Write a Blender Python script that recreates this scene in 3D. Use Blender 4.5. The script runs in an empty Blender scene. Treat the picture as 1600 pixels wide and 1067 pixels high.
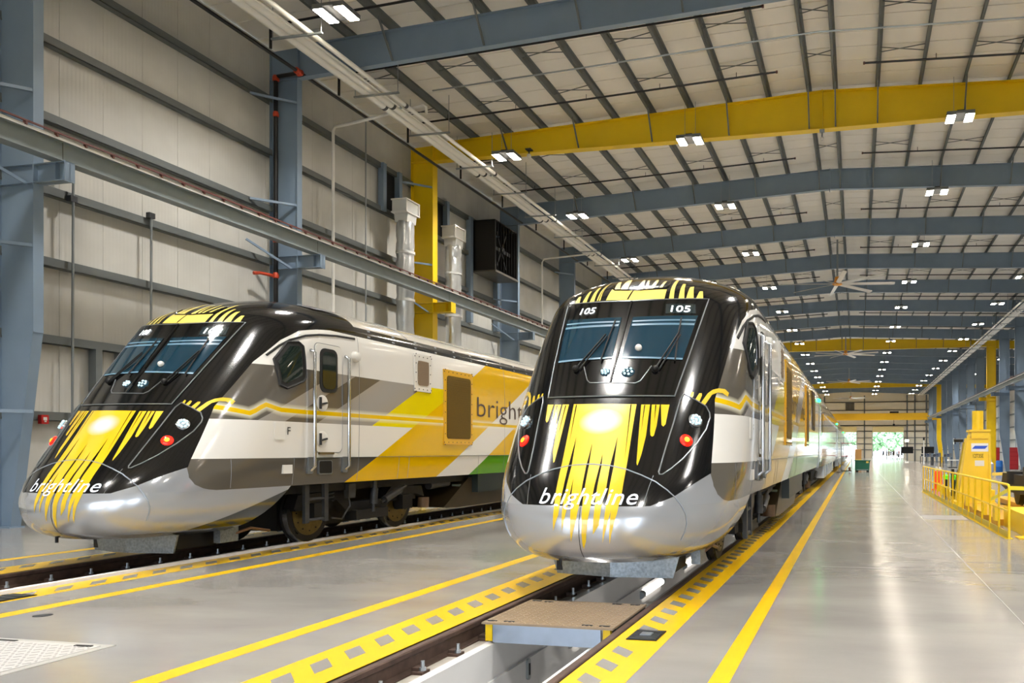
import bpy, bmesh, math, random
from mathutils import Vector, Matrix
from mathutils.bvhtree import BVHTree
from mathutils.geometry import delaunay_2d_cdt
random.seed(7)
SC = bpy.context.scene
COL = SC.collection
# ------------------------------------------------------------------ camera
F_PX, YAW = 1200.0, math.atan(254.0 / 1200.0)
CAM_H = 1.656
cam_d = bpy.data.cameras.new('camera')
cam_d.sensor_fit = 'HORIZONTAL'; cam_d.sensor_width = 36.0
cam_d.lens = F_PX / 1600.0 * 36.0
cam_d.shift_x = (800.0 - 1085.0) / 1600.0
cam_d.shift_y = (703.5 - 533.5) / 1600.0
cam_d.clip_end = 900.0
cam = bpy.data.objects.new('camera', cam_d)
COL.objects.link(cam)
cam.location = (0, 0, CAM_H)
cam.rotation_euler = (math.pi / 2, 0, YAW)
SC.camera = cam
# ------------------------------------------------------------------ light
SC.view_settings.view_transform = 'Standard'
SC.view_settings.look = 'None'
SC.view_settings.gamma = 1.0
SC.view_settings.use_curve_mapping = False
SC.view_settings.exposure = 0.7
SKY = 5.0            # daylight outside the open doors
LAMP = 60.0          # emission of the visible lamp panels
BAY_W = 330.0        # watts of each high-bay fixture
w = bpy.data.worlds.new('daylight'); SC.world = w
w.use_nodes = True
bg = w.node_tree.nodes['Background']
bg.inputs['Color'].default_value = (0.78, 0.89, 1.0, 1); bg.inputs['Strength'].default_value = SKY
sun_d = bpy.data.lights.new('sun', 'SUN'); sun_d.energy = 6.0; sun_d.angle = .01; sun_d.color = (1, .95, .88)
sun = bpy.data.objects.new('sun', sun_d); COL.objects.link(sun)
sun.rotation_euler = (math.radians(32), 0, math.radians(-18))     # high, from behind the camera
SC.cycles.max_bounces = 7
SC.cycles.adaptive_threshold = .02
SC.cycles.diffuse_bounces = 4
SC.cycles.glossy_bounces = 4
SC.cycles.sample_clamp_indirect = 6.0
SC.cycles.caustics_reflective = False
SC.cycles.caustics_refractive = False
# ------------------------------------------------------------------ materials
def lin(h):
    h = h.lstrip('#'); v = [int(h[i:i + 2], 16) / 255 for i in (0, 2, 4)]
    return tuple(c / 12.92 if c <= .04045 else ((c + .055) / 1.055) ** 2.4 for c in v) + (1,)
MATS = {}
def mat(name, col, rough=.5, metal=0.0, vary=0.0, scale=3.0, bump=0.0, bscale=40.0, coat=0.0, emit=None, estr=0.0, stretch=(1, 1, 1), spec=.5, rvary=0.0):
    if name in MATS: return MATS[name]
    m = bpy.data.materials.new(name); m.use_nodes = True
    nt = m.node_tree; b = nt.nodes['Principled BSDF']
    c = lin(col) if isinstance(col, str) else col
    b.inputs['Base Color'].default_value = c
    b.inputs['Roughness'].default_value = rough; b.inputs['Metallic'].default_value = metal
    b.inputs['Coat Weight'].default_value = coat; b.inputs['Coat Roughness'].default_value = .06
    b.inputs['Specular IOR Level'].default_value = spec
    if emit:
        b.inputs['Emission Color'].default_value = lin(emit); b.inputs['Emission Strength'].default_value = estr
    if vary or bump or rvary:
        tc = nt.nodes.new('ShaderNodeTexCoord'); mp = nt.nodes.new('ShaderNodeMapping')
        mp.inputs['Scale'].default_value = stretch
        nt.links.new(tc.outputs['Object'], mp.inputs['Vector'])
        if vary or rvary:
            n = nt.nodes.new('ShaderNodeTexNoise'); n.inputs['Scale'].default_value = scale; n.inputs['Detail'].default_value = 5
            nt.links.new(mp.outputs['Vector'], n.inputs['Vector'])
        if vary:
            r = nt.nodes.new('ShaderNodeMapRange'); r.inputs['From Min'].default_value = .25; r.inputs['From Max'].default_value = .75
            r.inputs['To Min'].default_value = 1 - vary; r.inputs['To Max'].default_value = 1 + vary * .6
            nt.links.new(n.outputs['Fac'], r.inputs['Value'])
            mx = nt.nodes.new('ShaderNodeMix'); mx.data_type = 'RGBA'; mx.blend_type = 'MULTIPLY'; mx.inputs['Factor'].default_value = 1
            mx.inputs['A'].default_value = c; nt.links.new(r.outputs['Result'], mx.inputs['B'])
            nt.links.new(mx.outputs['Result'], b.inputs['Base Color'])
        if rvary:
            r = nt.nodes.new('ShaderNodeMapRange'); r.inputs['From Min'].default_value = .3; r.inputs['From Max'].default_value = .7
            r.inputs['To Min'].default_value = max(.02, rough - rvary); r.inputs['To Max'].default_value = rough + rvary
            nt.links.new(n.outputs['Fac'], r.inputs['Value']); nt.links.new(r.outputs['Result'], b.inputs['Roughness'])
        if bump:
            n2 = nt.nodes.new('ShaderNodeTexNoise'); n2.inputs['Scale'].default_value = bscale; n2.inputs['Detail'].default_value = 3
            nt.links.new(mp.outputs['Vector'], n2.inputs['Vector'])
            bp = nt.nodes.new('ShaderNodeBump'); bp.inputs['Strength'].default_value = bump; bp.inputs['Distance'].default_value = .02
            nt.links.new(n2.outputs['Fac'], bp.inputs['Height']); nt.links.new(bp.outputs['Normal'], b.inputs['Normal'])
    MATS[name] = m
    return m
# ------------------------------------------------------------------ mesh helpers
class MB:
    def __init__(s): s.v = []; s.f = []
    def add(s, vs, fs):
        o = len(s.v); s.v += [tuple(p) for p in vs]; s.f += [tuple(i + o for i in f) for f in fs]; return s
    def box(s, x0, x1, y0, y1, z0, z1):
        return s.add([(x0, y0, z0), (x1, y0, z0), (x1, y1, z0), (x0, y1, z0), (x0, y0, z1), (x1, y0, z1), (x1, y1, z1), (x0, y1, z1)],
                     [(0, 3, 2, 1), (4, 5, 6, 7), (0, 1, 5, 4), (1, 2, 6, 5), (2, 3, 7, 6), (3, 0, 4, 7)])
    def cbox(s, c, d): return s.box(c[0] - d[0] / 2, c[0] + d[0] / 2, c[1] - d[1] / 2, c[1] + d[1] / 2, c[2] - d[2] / 2, c[2] + d[2] / 2)
    def prism(s, poly, a, b):
        """poly: list of 3D points (planar); swept from offset a to offset b"""
        n = len(poly); a = Vector(a); b = Vector(b)
        vs = [Vector(p) + a for p in poly] + [Vector(p) + b for p in poly]
        return s.add(vs, [tuple(range(n - 1, -1, -1)), tuple(range(n, 2 * n))] + [(i, (i + 1) % n, n + (i + 1) % n, n + i) for i in range(n)])
    def bar(s, p, q, wd, ht, up=(0, 0, 1)):
        p = Vector(p); q = Vector(q); d = (q - p).normalized(); u = Vector(up)
        sd = d.cross(u)
        if sd.length < 1e-4: sd = d.cross(Vector((1, 0, 0)))
        sd.normalize(); u = sd.cross(d).normalized()
        poly = [p + sd * (wd / 2 * a) + u * (ht / 2 * b) for a, b in ((-1, -1), (1, -1), (1, 1), (-1, 1))]
        return s.prism(poly, (0, 0, 0), q - p)
    def tube(s, pts, r, n=8, caps=True):
        pts = [Vector(p) for p in pts]; rs = r if isinstance(r, (list, tuple)) else [r] * len(pts)
        o = len(s.v); ref = None
        for i, p in enumerate(pts):
            d = (pts[min(i + 1, len(pts) - 1)] - pts[max(i - 1, 0)]).normalized()
            if ref is None: ref = d.orthogonal().normalized()
            ref = (ref - d * ref.dot(d))
            ref = ref.normalized() if ref.length > 1e-5 else d.orthogonal().normalized()
            b2 = d.cross(ref)
            for k in range(n):
                a = 2 * math.pi * k / n
                s.v.append(tuple(p + (ref * math.cos(a) + b2 * math.sin(a)) * rs[i]))
        for i in range(len(pts) - 1):
            for k in range(n):
                a = o + i * n + k; b = o + i * n + (k + 1) % n
                s.f.append((a, b, b + n, a + n))
        if caps:
            s.f.append(tuple(o + k for k in range(n - 1, -1, -1))); e = o + (len(pts) - 1) * n
            s.f.append(tuple(e + k for k in range(n)))
        return s
    def lathe(s, c, ax, prof, n=16):
        """prof: (radius, offset along ax)"""
        ax = Vector(ax).normalized(); return s.tube([Vector(c) + ax * h for r, h in prof], [max(r, 1e-4) for r, h in prof], n) if all(prof[i][1] != prof[i + 1][1] for i in range(len(prof) - 1)) else s.tube([Vector(c) + ax * (h + 1e-4 * i) for i, (r, h) in enumerate(prof)], [max(r, 1e-4) for r, h in prof], n)
    def ball(s, c, r, n=10, m=6, sc=(1, 1, 1)):
        o = len(s.v)
        for i in range(m + 1):
            t = math.pi * i / m
            for k in range(n):
                a = 2 * math.pi * k / n
                s.v.append((c[0] + r * sc[0] * math.sin(t) * math.cos(a), c[1] + r * sc[1] * math.sin(t) * math.sin(a), c[2] + r * sc[2] * math.cos(t)))
        for i in range(m):
            for k in range(n):
                s.f.append((o + i * n + k, o + (i + 1) * n + k, o + (i + 1) * n + (k + 1) % n, o + i * n + (k + 1) % n))
        return s
    def mesh(s, name, m, smooth=False):
        me = bpy.data.meshes.new(name); me.from_pydata(s.v, [], s.f); me.validate(); me.update()
        if m: me.materials.append(m)
        if smooth:
            for p in me.polygons: p.use_smooth = True
            try: me.set_sharp_from_angle(angle=math.radians(40))
            except Exception: pass
        return me
    def build(s, name, m, parent=None, smooth=False):
        return link(name, s.mesh(name, m, smooth), parent)
def link(name, me, parent=None, loc=None):
    o = bpy.data.objects.new(name, me); COL.objects.link(o)
    if parent: o.parent = parent
    if loc: o.location = loc
    return o
def tag(o, label=None, cat=None, group=None, kind=None):
    if label: o['label'] = label
    if cat: o['category'] = cat
    if group: o['group'] = group
    if kind: o['kind'] = kind
    return o
def thing(name, label, cat, loc=(0, 0, 0), group=None, rz=0):
    o = bpy.data.objects.new(name, None); COL.objects.link(o); o.location = loc; o.rotation_euler = (0, 0, rz)
    o.empty_display_size = .2
    return tag(o, label, cat, group)
def struct(name, mb, m, smooth=False): return tag(mb.build(name, m, None, smooth), kind='structure')
def copy_tree(o, parent=None):
    c = o.copy(); COL.objects.link(c); c.parent = parent
    for ch in o.children: copy_tree(ch, c)
    return c
ORD = ['first', 'second', 'third', 'fourth', 'fifth', 'sixth', 'seventh', 'eighth', 'ninth', 'tenth', 'eleventh', 'twelfth', 'thirteenth', 'fourteenth',
       'fifteenth', 'sixteenth', 'seventeenth', 'eighteenth', 'nineteenth', 'twentieth', 'twenty-first', 'twenty-second']
def hermite(xs, ys, x):
    if x <= xs[0]: return ys[0]
    if x >= xs[-1]: return ys[-1]
    n = len(xs)
    i = max(k for k in range(n - 1) if xs[k] <= x)
    d = [(ys[k + 1] - ys[k]) / (xs[k + 1] - xs[k]) for k in range(n - 1)]
    def sl(k):
        if k == 0: return d[0]
        if k == n - 1: return d[-1]
        return 0 if d[k - 1] * d[k] <= 0 else 2 * d[k - 1] * d[k] / (d[k - 1] + d[k])
    h = xs[i + 1] - xs[i]; t = (x - xs[i]) / h
    return ((2 * t ** 3 - 3 * t * t + 1) * ys[i] + (t ** 3 - 2 * t * t + t) * h * sl(i) + (-2 * t ** 3 + 3 * t * t) * ys[i + 1] + (t ** 3 - t * t) * h * sl(i + 1))
# ------------------------------------------------------------------ locomotive body
LOCO_LEN = 20.3
PZ = [.42, .50, .60, .75, .90, 1.05, 1.20, 1.35, 1.50, 2.20, 2.50, 3.00, 3.50, 3.65, 3.80, 3.90, 4.00, 4.10, 4.20, 4.28, 4.33]
PY = [.34, .15, .05, .00, .00, .05, .13, .24, .36, .87, 1.10, 1.49, 1.88, 2.00, 2.16, 2.33, 2.55, 2.82, 3.18, 3.60, 4.20]
PW = [1.02, 1.17, 1.27, 1.37, 1.43, 1.47, 1.49, 1.51, 1.52, 1.53, 1.53, 1.53, 1.51, 1.49, 1.44, 1.37, 1.26, 1.08, .82, .50, .0]
PL = [1.7, 1.8, 1.85, 1.9, 1.9, 1.9, 1.85, 1.8, 1.75, 1.6, 1.55, 1.5, 1.5, 1.5, 1.5, 1.5, 1.5, 1.5, 1.4, 1.2, .6]
NEXP = 2.5
def body_ring(z, yend, stations):
    y0 = hermite(PZ, PY, z); wd = hermite(PZ, PW, z); L = hermite(PZ, PL, z)
    half = []
    N = 26
    for i in range(N + 1):
        t = math.pi / 2 * i / N
        x = wd * math.sin(t) ** (2 / NEXP); y = y0 + L * (1 - max(0.0, math.cos(t)) ** (2 / NEXP))
        half.append((x, y, z))
    for y in stations:
        half.append((wd, max(y, y0 + L + .001 * (y / 30)), z))
    half.append((wd, yend, z))
    return [(-x, y, zz) for x, y, zz in reversed(half[1:])] + half
def loft(rings):
    mb = MB(); n = len(rings[0])
    for r in rings: mb.v += r
    for j in range(len(rings) - 1):
        for i in range(n - 1):
            a = j * n + i; mb.f.append((a, a + 1, a + 1 + n, a + n))
    return mb
def body_upper():
    zs = [1.06 + (3.6 - 1.06) * i / 22 for i in range(23)] + [3.6 + .6 * i / 16 for i in range(1, 17)] + [4.23, 4.26, 4.285, 4.305, 4.32, 4.328, 4.33]
    rings = [body_ring(z, LOCO_LEN, [5.0, 7, 9, 12, 16]) for z in zs]
    mb = loft(rings); n = len(rings[0])
    # rear wall and floor
    o = [r[0] for r in rings] + [r[-1] for r in reversed(rings)]
    mb.add(o, [tuple(range(len(o)))])
    mb.add(rings[0], [tuple(range(n))])
    return mb
def body_lower():
    zs = [.42, .44, .47, .5, .54, .6, .66, .75, .83, .9, .98, 1.06]
    rings = []
    for z in zs:
        ye = 1.75 + .87 * max(0.0, (z - .42) / .64) ** .6       # rear edge sweeps back towards the wheel
        r = body_ring(z, 2.62, [])
        rings.append([(x, min(y, ye), zz) for x, y, zz in r])
    mb = loft(rings); n = len(rings[0])
    mb.add(rings[0], [tuple(range(n))])
    return mb
# ------------------------------------------------------------------ node helper for painted liveries
class NG:
    def __init__(s, name, rough=.25, metal=0, coat=1.0):
        s.m = bpy.data.materials.new(name); s.m.use_nodes = True; s.nt = s.m.node_tree
        s.b = s.nt.nodes['Principled BSDF']; s.b.inputs['Roughness'].default_value = rough
        s.b.inputs['Metallic'].default_value = metal; s.b.inputs['Coat Weight'].default_value = coat; s.b.inputs['Coat Roughness'].default_value = .04
        tc = s.nt.nodes.new('ShaderNodeTexCoord'); sx = s.nt.nodes.new('ShaderNodeSeparateXYZ')
        s.nt.links.new(tc.outputs['Object'], sx.inputs[0]); s.x, s.y, s.z = sx.outputs; s.co = tc.outputs['Object']
    def op(s, o, a, b=None, c=None):
        n = s.nt.nodes.new('ShaderNodeMath'); n.operation = o
        for i, v in enumerate((a, b, c)):
            if v is None: continue
            if isinstance(v, (int, float)): n.inputs[i].default_value = v
            else: s.nt.links.new(v, n.inputs[i])
        return n.outputs[0]
    def lt(s, a, b): return s.op('LESS_THAN', a, b)
    def gt(s, a, b): return s.op('GREATER_THAN', a, b)
    def both(s, a, b): return s.op('MULTIPLY', a, b)
    def rng(s, v, a, b): return s.both(s.gt(v, a), s.lt(v, b))
    def ramp(s, v, a, b):
        n = s.nt.nodes.new('ShaderNodeMapRange'); s.nt.links.new(v, n.inputs['Value'])
        n.inputs['From Min'].default_value = a; n.inputs['From Max'].default_value = b; return n.outputs[0]
    def curve(s, v, pts, xm, ym):
        n = s.nt.nodes.new('ShaderNodeFloatCurve'); cv = n.mapping.curves[0]
        n.mapping.use_clip = False
        while len(cv.points) < len(pts): cv.points.new(.5, .5)
        for p, (a, b) in zip(cv.points, pts): p.location = (a / xm, b / ym); p.handle_type = 'VECTOR'
        n.mapping.update()
        d = s.op('DIVIDE', v, xm); s.nt.links.new(d, n.inputs['Value'])
        return s.op('MULTIPLY', n.outputs[0], ym)
    def col(s, h):
        n = s.nt.nodes.new('ShaderNodeRGB'); n.outputs[0].default_value = lin(h); return n.outputs[0]
    def mix(s, f, a, b):
        n = s.nt.nodes.new('ShaderNodeMix'); n.data_type = 'RGBA'
        if isinstance(f, (int, float)): n.inputs['Factor'].default_value = f
        else: s.nt.links.new(f, n.inputs['Factor'])
        s.nt.links.new(a, n.inputs['A']); s.nt.links.new(b, n.inputs['B']); return n.outputs['Result']
    def mixf(s, f, a, b): return s.op('ADD', s.op('MULTIPLY', s.op('SUBTRACT', 1.0, f), a), s.op('MULTIPLY', f, b))
    def out(s, c): s.nt.links.new(c, s.b.inputs['Base Color']); return s.m
def livery():
    g = NG('loco_livery', .12, 0, .15)
    x, y, z = g.x, g.y, g.z
    ax = g.op('ABSOLUTE', x)
    u = g.op('SUBTRACT', y, g.op('MULTIPLY', g.op('SUBTRACT', z, 1.09), 2.0))
    white, dark, light, ye1, ye2, green, silver, black = [g.col(h) for h in ('d9d7d2', '55514a', '8f8b86', 'd9c800', 'd6aa00', '4f8f10', 'b2b6bd', '08080a')]
    yel = lambda base: base
    upper = g.mix(g.gt(u, 4.0), white, ye2)
    mid = dark
    mid = g.mix(g.rng(u, -.11, .42), mid, light); mid = g.mix(g.gt(u, 1.16), mid, light)
    mid = g.mix(g.gt(u, 2.66), mid, ye1); mid = g.mix(g.gt(u, 4.0), mid, ye2)
    low = g.mix(g.gt(u, 4.0), white, ye2)
    skirt = g.mix(g.gt(u, 4.0), dark, ye2)
    c = g.mix(g.gt(z, 2.97), mid, upper); c = g.mix(g.lt(z, 2.09), c, low); c = g.mix(g.lt(z, 1.51), c, skirt)
    tail = g.mix(g.both(g.gt(u, 8.5), g.lt(z, 1.51)), ye2, green)
    tail = g.mix(g.gt(u, 12.2), tail, white); tail = g.mix(g.both(g.gt(u, 12.2), g.lt(z, 1.51)), tail, g.col('b9cfc4'))
    c = g.mix(g.gt(u, 8.5), c, tail)
    c = g.mix(g.rng(u, 7.06, 8.5), c, white)
    # stripe with its pale halo
    zc = g.curve(y, [(0, 2.28), (1.31, 2.28), (1.8, 2.19), (2.05, 2.34), (2.33, 2.27), (2.9, 2.26), (24, 2.26)], 24, 4)
    d = g.op('ABSOLUTE', g.op('SUBTRACT', z, zc))
    halo = g.op('MULTIPLY', g.ramp(d, .11, .035), .75)
    c = g.mix(halo, c, g.col('e8e2c8')); c = g.mix(g.lt(d, .036), c, g.col('d9b106'))
    # roof and the dark gutter below it
    roof = g.col('b3aea3')
    c = g.mix(g.gt(z, 3.71), c, g.col('2c2c2b')); c = g.mix(g.gt(z, 3.90), c, roof)
    ysil = g.curve(z, [(0, 1.5), (1.03, 1.45), (1.08, 1.05), (1.15, .92), (1.25, .86), (1.49, .86), (1.5, 0), (5, 0)], 5, 5)
    c = g.mix(g.lt(y, ysil), c, silver)
    sil = g.lt(y, ysil)
    yb = g.curve(z, [(0, .8), (1.33, .84), (1.49, .92), (1.78, 1.09), (2.27, 1.37), (3.0, 2.02), (3.4, 2.5), (3.6, 2.85), (3.68, 3.25), (3.735, 3.8), (3.77, 4.3), (5, 4.6)], 5, 5)
    zb = g.curve(ax, [(0, .905), (.15, .925), (.42, .97), (.65, 1.025), (.95, 1.155), (1.31, 1.43), (1.4, 1.5), (2, 1.52)], 2, 4)
    isb = g.both(g.lt(y, yb), g.gt(z, zb))
    front_silver = g.both(g.lt(y, 1.2), g.lt(z, zb))
    front_silver = g.both(front_silver, g.lt(y, ysil))
    c = g.mix(isb, c, black)
    met = g.both(sil, g.op('SUBTRACT', 1.0, isb))
    met = g.op('MULTIPLY', met, .55)
    g.nt.links.new(met, g.b.inputs['Metallic'])
    return g.out(c)
def lower_livery():
    g = NG('loco_nose_silver', .24, .55)
    lim = g.op('ADD', g.op('MULTIPLY', g.op('SUBTRACT', g.y, .9), .33), .45)
    return g.out(g.mix(g.both(g.lt(g.z, lim), g.gt(g.op('ABSOLUTE', g.x), .9)), g.col('b2b6bd'), g.col('30383c')))
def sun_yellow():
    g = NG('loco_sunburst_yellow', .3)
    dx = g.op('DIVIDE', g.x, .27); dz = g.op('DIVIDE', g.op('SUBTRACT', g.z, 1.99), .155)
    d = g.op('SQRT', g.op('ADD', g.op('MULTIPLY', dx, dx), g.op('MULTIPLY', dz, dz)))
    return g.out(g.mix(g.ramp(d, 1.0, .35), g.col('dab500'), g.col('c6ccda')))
M_LIV = livery(); M_LOW = lower_livery(); M_SUN = sun_yellow()
M_CREAM = mat('pale_roof_yellow', 'e6cf62', .3, coat=.8)
M_BLACKGLOSS = mat('gloss_black', '060607', .1)
M_BLACK = mat('satin_black', '070708', .5, spec=.3)
M_DARKSTEEL = mat('dark_bogie_steel', '0f0f11', .6, .2, vary=.4, scale=6)
M_GREYSTEEL = mat('grey_running_gear', '3f4144', .5, .5, vary=.3, scale=8)
M_GALV = mat('galvanized_steel', '8b9298', .38, .8, vary=.35, scale=28, bump=.1, bscale=60)
M_CHROME = mat('brushed_chrome', 'c9ccd2', .18, 1)
M_WHITEP = mat('white_paint', 'd9d7d2', .3, coat=.5)
M_RUBBER = mat('rubber', '101010', .7)
M_GLASS = mat('cab_glass_dark', '14303f', .06)
M_SIDEGLASS = mat('cab_side_glass', '1a2420', .05)
M_BLIND = mat('cab_blind', '5c7f95', .35)
M_LED = mat('led_lens', 'b8d4dc', .15, .3, emit='bfe6f5', estr=.5)
M_RED = mat('red_marker_lens', 'ff2200', .2, emit='ff0a04', estr=3.5)
M_REDCORE = mat('red_marker_core', 'ffae20', .2, emit='ff7a08', estr=5)
M_NUM = mat('number_led', 'ffffff', .4, emit='f4fbff', estr=1.6)
M_LOGO = mat('logo_lettering_white', 'dfe6f5', .35)
M_TEXTDARK = mat('logo_lettering_dark', '4a3b35', .4)
M_TRIM = mat('grey_trim_seal', '6f7376', .35, .4)
M_YELPLATE = mat('grille_frame_yellow', 'd7a50a', .35, coat=.5)
M_MESH = mat('grille_mesh_brown', '6b5410', .6, .3, vary=.2, scale=30)
M_MESH2 = mat('grille_mesh_tan', '8c7a66', .6, .2)
M_BRASS = mat('brake_disc_bronze', '665730', .45, .6, vary=.3, scale=10)
M_TREAD = mat('wheel_tread', '9a9a9c', .25, .9)
M_GREENL = mat('green_marker', '10e060', .3, emit='10f060', estr=12)
UPPER, LOWER = body_upper(), body_lower()
_v = [Vector(p) for p in UPPER.v + LOWER.v]; _f = UPPER.f + [tuple(i + len(UPPER.v) for i in q) for q in LOWER.f]
BVH = BVHTree.FromPolygons(_v, _f)
def onfront(x, z, off=.004):
    h = BVH.ray_cast(Vector((x, -3, z)), Vector((0, 1, 0)), 12)
    if h[0] is None: return Vector((x, 3, z)), Vector((0, -1, 0))
    n = h[1] if h[1].y < 0 else -h[1]
    return h[0] + n * off, n
def onside(y, z, off=.004):
    h = BVH.ray_cast(Vector((4, y, z)), Vector((-1, 0, 0)), 8)
    if h[0] is None: return Vector((1.5, y, z)), Vector((1, 0, 0))
    n = h[1] if h[1].x > 0 else -h[1]
    return h[0] + n * off, n
def inside(p, poly):
    r = False; j = len(poly) - 1
    for i in range(len(poly)):
        a, b = poly[i], poly[j]
        if (a[1] > p[1]) != (b[1] > p[1]) and p[0] < (b[0] - a[0]) * (p[1] - a[1]) / (b[1] - a[1]) + a[0]: r = not r
        j = i
    return r
def dens(poly, st, closed=True):
    o = []
    for i in range(len(poly) - (0 if closed else 1)):
        a = Vector(poly[i]); b = Vector(poly[(i + 1) % len(poly)]); n = max(1, math.ceil((b - a).length / st))
        o += [a.lerp(b, k / n) for k in range(n)]
    if not closed: o.append(Vector(poly[-1]))
    return o
def decal(name, polys, m, parent, proj=onfront, off=.004, st=.05, smooth=True):
    mb = MB()
    for poly in polys:
        b = dens(poly, st); bb = [tuple(p) for p in b]
        x0 = min(p[0] for p in bb); x1 = max(p[0] for p in bb); z0 = min(p[1] for p in bb); z1 = max(p[1] for p in bb)
        inner = []
        for i in range(1, int((x1 - x0) / st) + 1):
            for k in range(1, int((z1 - z0) / st) + 1):
                q = (x0 + i * st + .003, z0 + k * st + .002)
                if inside(q, bb): inner.append(Vector(q))
        vs, es, fs, *_ = delaunay_2d_cdt(b + inner, [], [list(range(len(b)))], 1, 1e-5)
        mb.add([proj(p[0], p[1], off)[0] for p in vs], fs)
    o = mb.build(name, m, parent, False)
    for p in o.data.polygons: p.use_smooth = True
    if smooth and proj in (onfront, onside):
        ns = []
        e = .05
        for vv in o.data.vertices:
            c = vv.co; a, b2 = (c.x, c.z) if proj is onfront else (c.y, c.z)
            t1 = proj(a + e, b2, 0)[0] - proj(a - e, b2, 0)[0]; t2 = proj(a, b2 + e, 0)[0] - proj(a, b2 - e, 0)[0]
            n = t1.cross(t2).normalized()
            if (proj is onfront and n.y > 0) or (proj is onside and n.x < 0): n = -n
            ns.append(n)
        o.data.normals_split_custom_set_from_vertices(ns)
    return o
def ribbon(name, path, m, parent, proj=onfront, r=.008, off=.003, closed=False, st=.06, n=5):
    pts = [proj(p[0], p[1], off)[0] for p in dens(path, st, closed)]
    if closed: pts.append(pts[0]); pts.append(pts[1])
    return MB().tube(pts, r, n).build(name, m, parent, True)
def disc(name, x, z, r, m, parent, proj=onfront, off=.006, dep=.03, n=20, dome=.25):
    p, nn = proj(x, z, off)
    mb = MB(); mb.tube([p - nn * dep, p, p + nn * r * dome * .7, p + nn * r * dome], [r, r, r * .75, r * .12], n)
    return mb.build(name, m, parent, True)
def text_mesh(body, size, shear=0.0, spacing=1.0, fat=0.0):
    cu = bpy.data.curves.new('lettering', 'FONT'); cu.body = body; cu.size = size; cu.shear = shear; cu.space_character = spacing; cu.resolution_u = 3; cu.offset = fat
    o = bpy.data.objects.new('lettering_tmp', cu); COL.objects.link(o)
    bpy.context.view_layer.update()
    me = bpy.data.meshes.new_from_object(o.evaluated_get(bpy.context.evaluated_depsgraph_get()))
    bpy.data.objects.remove(o); bpy.data.curves.remove(cu)
    vs = [tuple(v.co) for v in me.vertices]; fs = [tuple(p.vertices) for p in me.polygons]
    bpy.data.meshes.remove(me)
    return vs, fs
def text_decal(name, body, m, parent, o, ux, uz, proj, off=.006, shear=0.0, spacing=1.0, fat=0.0):
    """o: (a,b) origin on the projection plane, ux: width to fill, uz: capital height"""
    vs, fs = text_mesh(body, 1.0, shear, spacing, fat)
    x0 = min(v[0] for v in vs); x1 = max(v[0] for v in vs); H = .72
    mb = MB(); mb.add([proj(o[0] + (v[0] - x0) / (x1 - x0) * ux, o[1] + v[1] / H * uz, off)[0] for v in vs], fs)
    return mb.build(name, m, parent)
def plate(name, poly, m, parent, t=.02, x0=1.48, x1=1.53):
    """flat piece on the +x flank; poly in (y, z)"""
    return MB().prism([(0, a, b) for a, b in poly], (x0, 0, 0), (x1 + t, 0, 0)).build(name, m, parent)
def rrect(y0, y1, z0, z1, r=.05, n=4):
    o = []
    for cx, cz, a0 in ((y1 - r, z1 - r, 0), (y0 + r, z1 - r, 90), (y0 + r, z0 + r, 180), (y1 - r, z0 + r, 270)):
        for k in range(n + 1):
            a = math.radians(a0 + 90 * k / n); o.append((cx + r * math.cos(a), cz + r * math.sin(a)))
    return o
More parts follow.
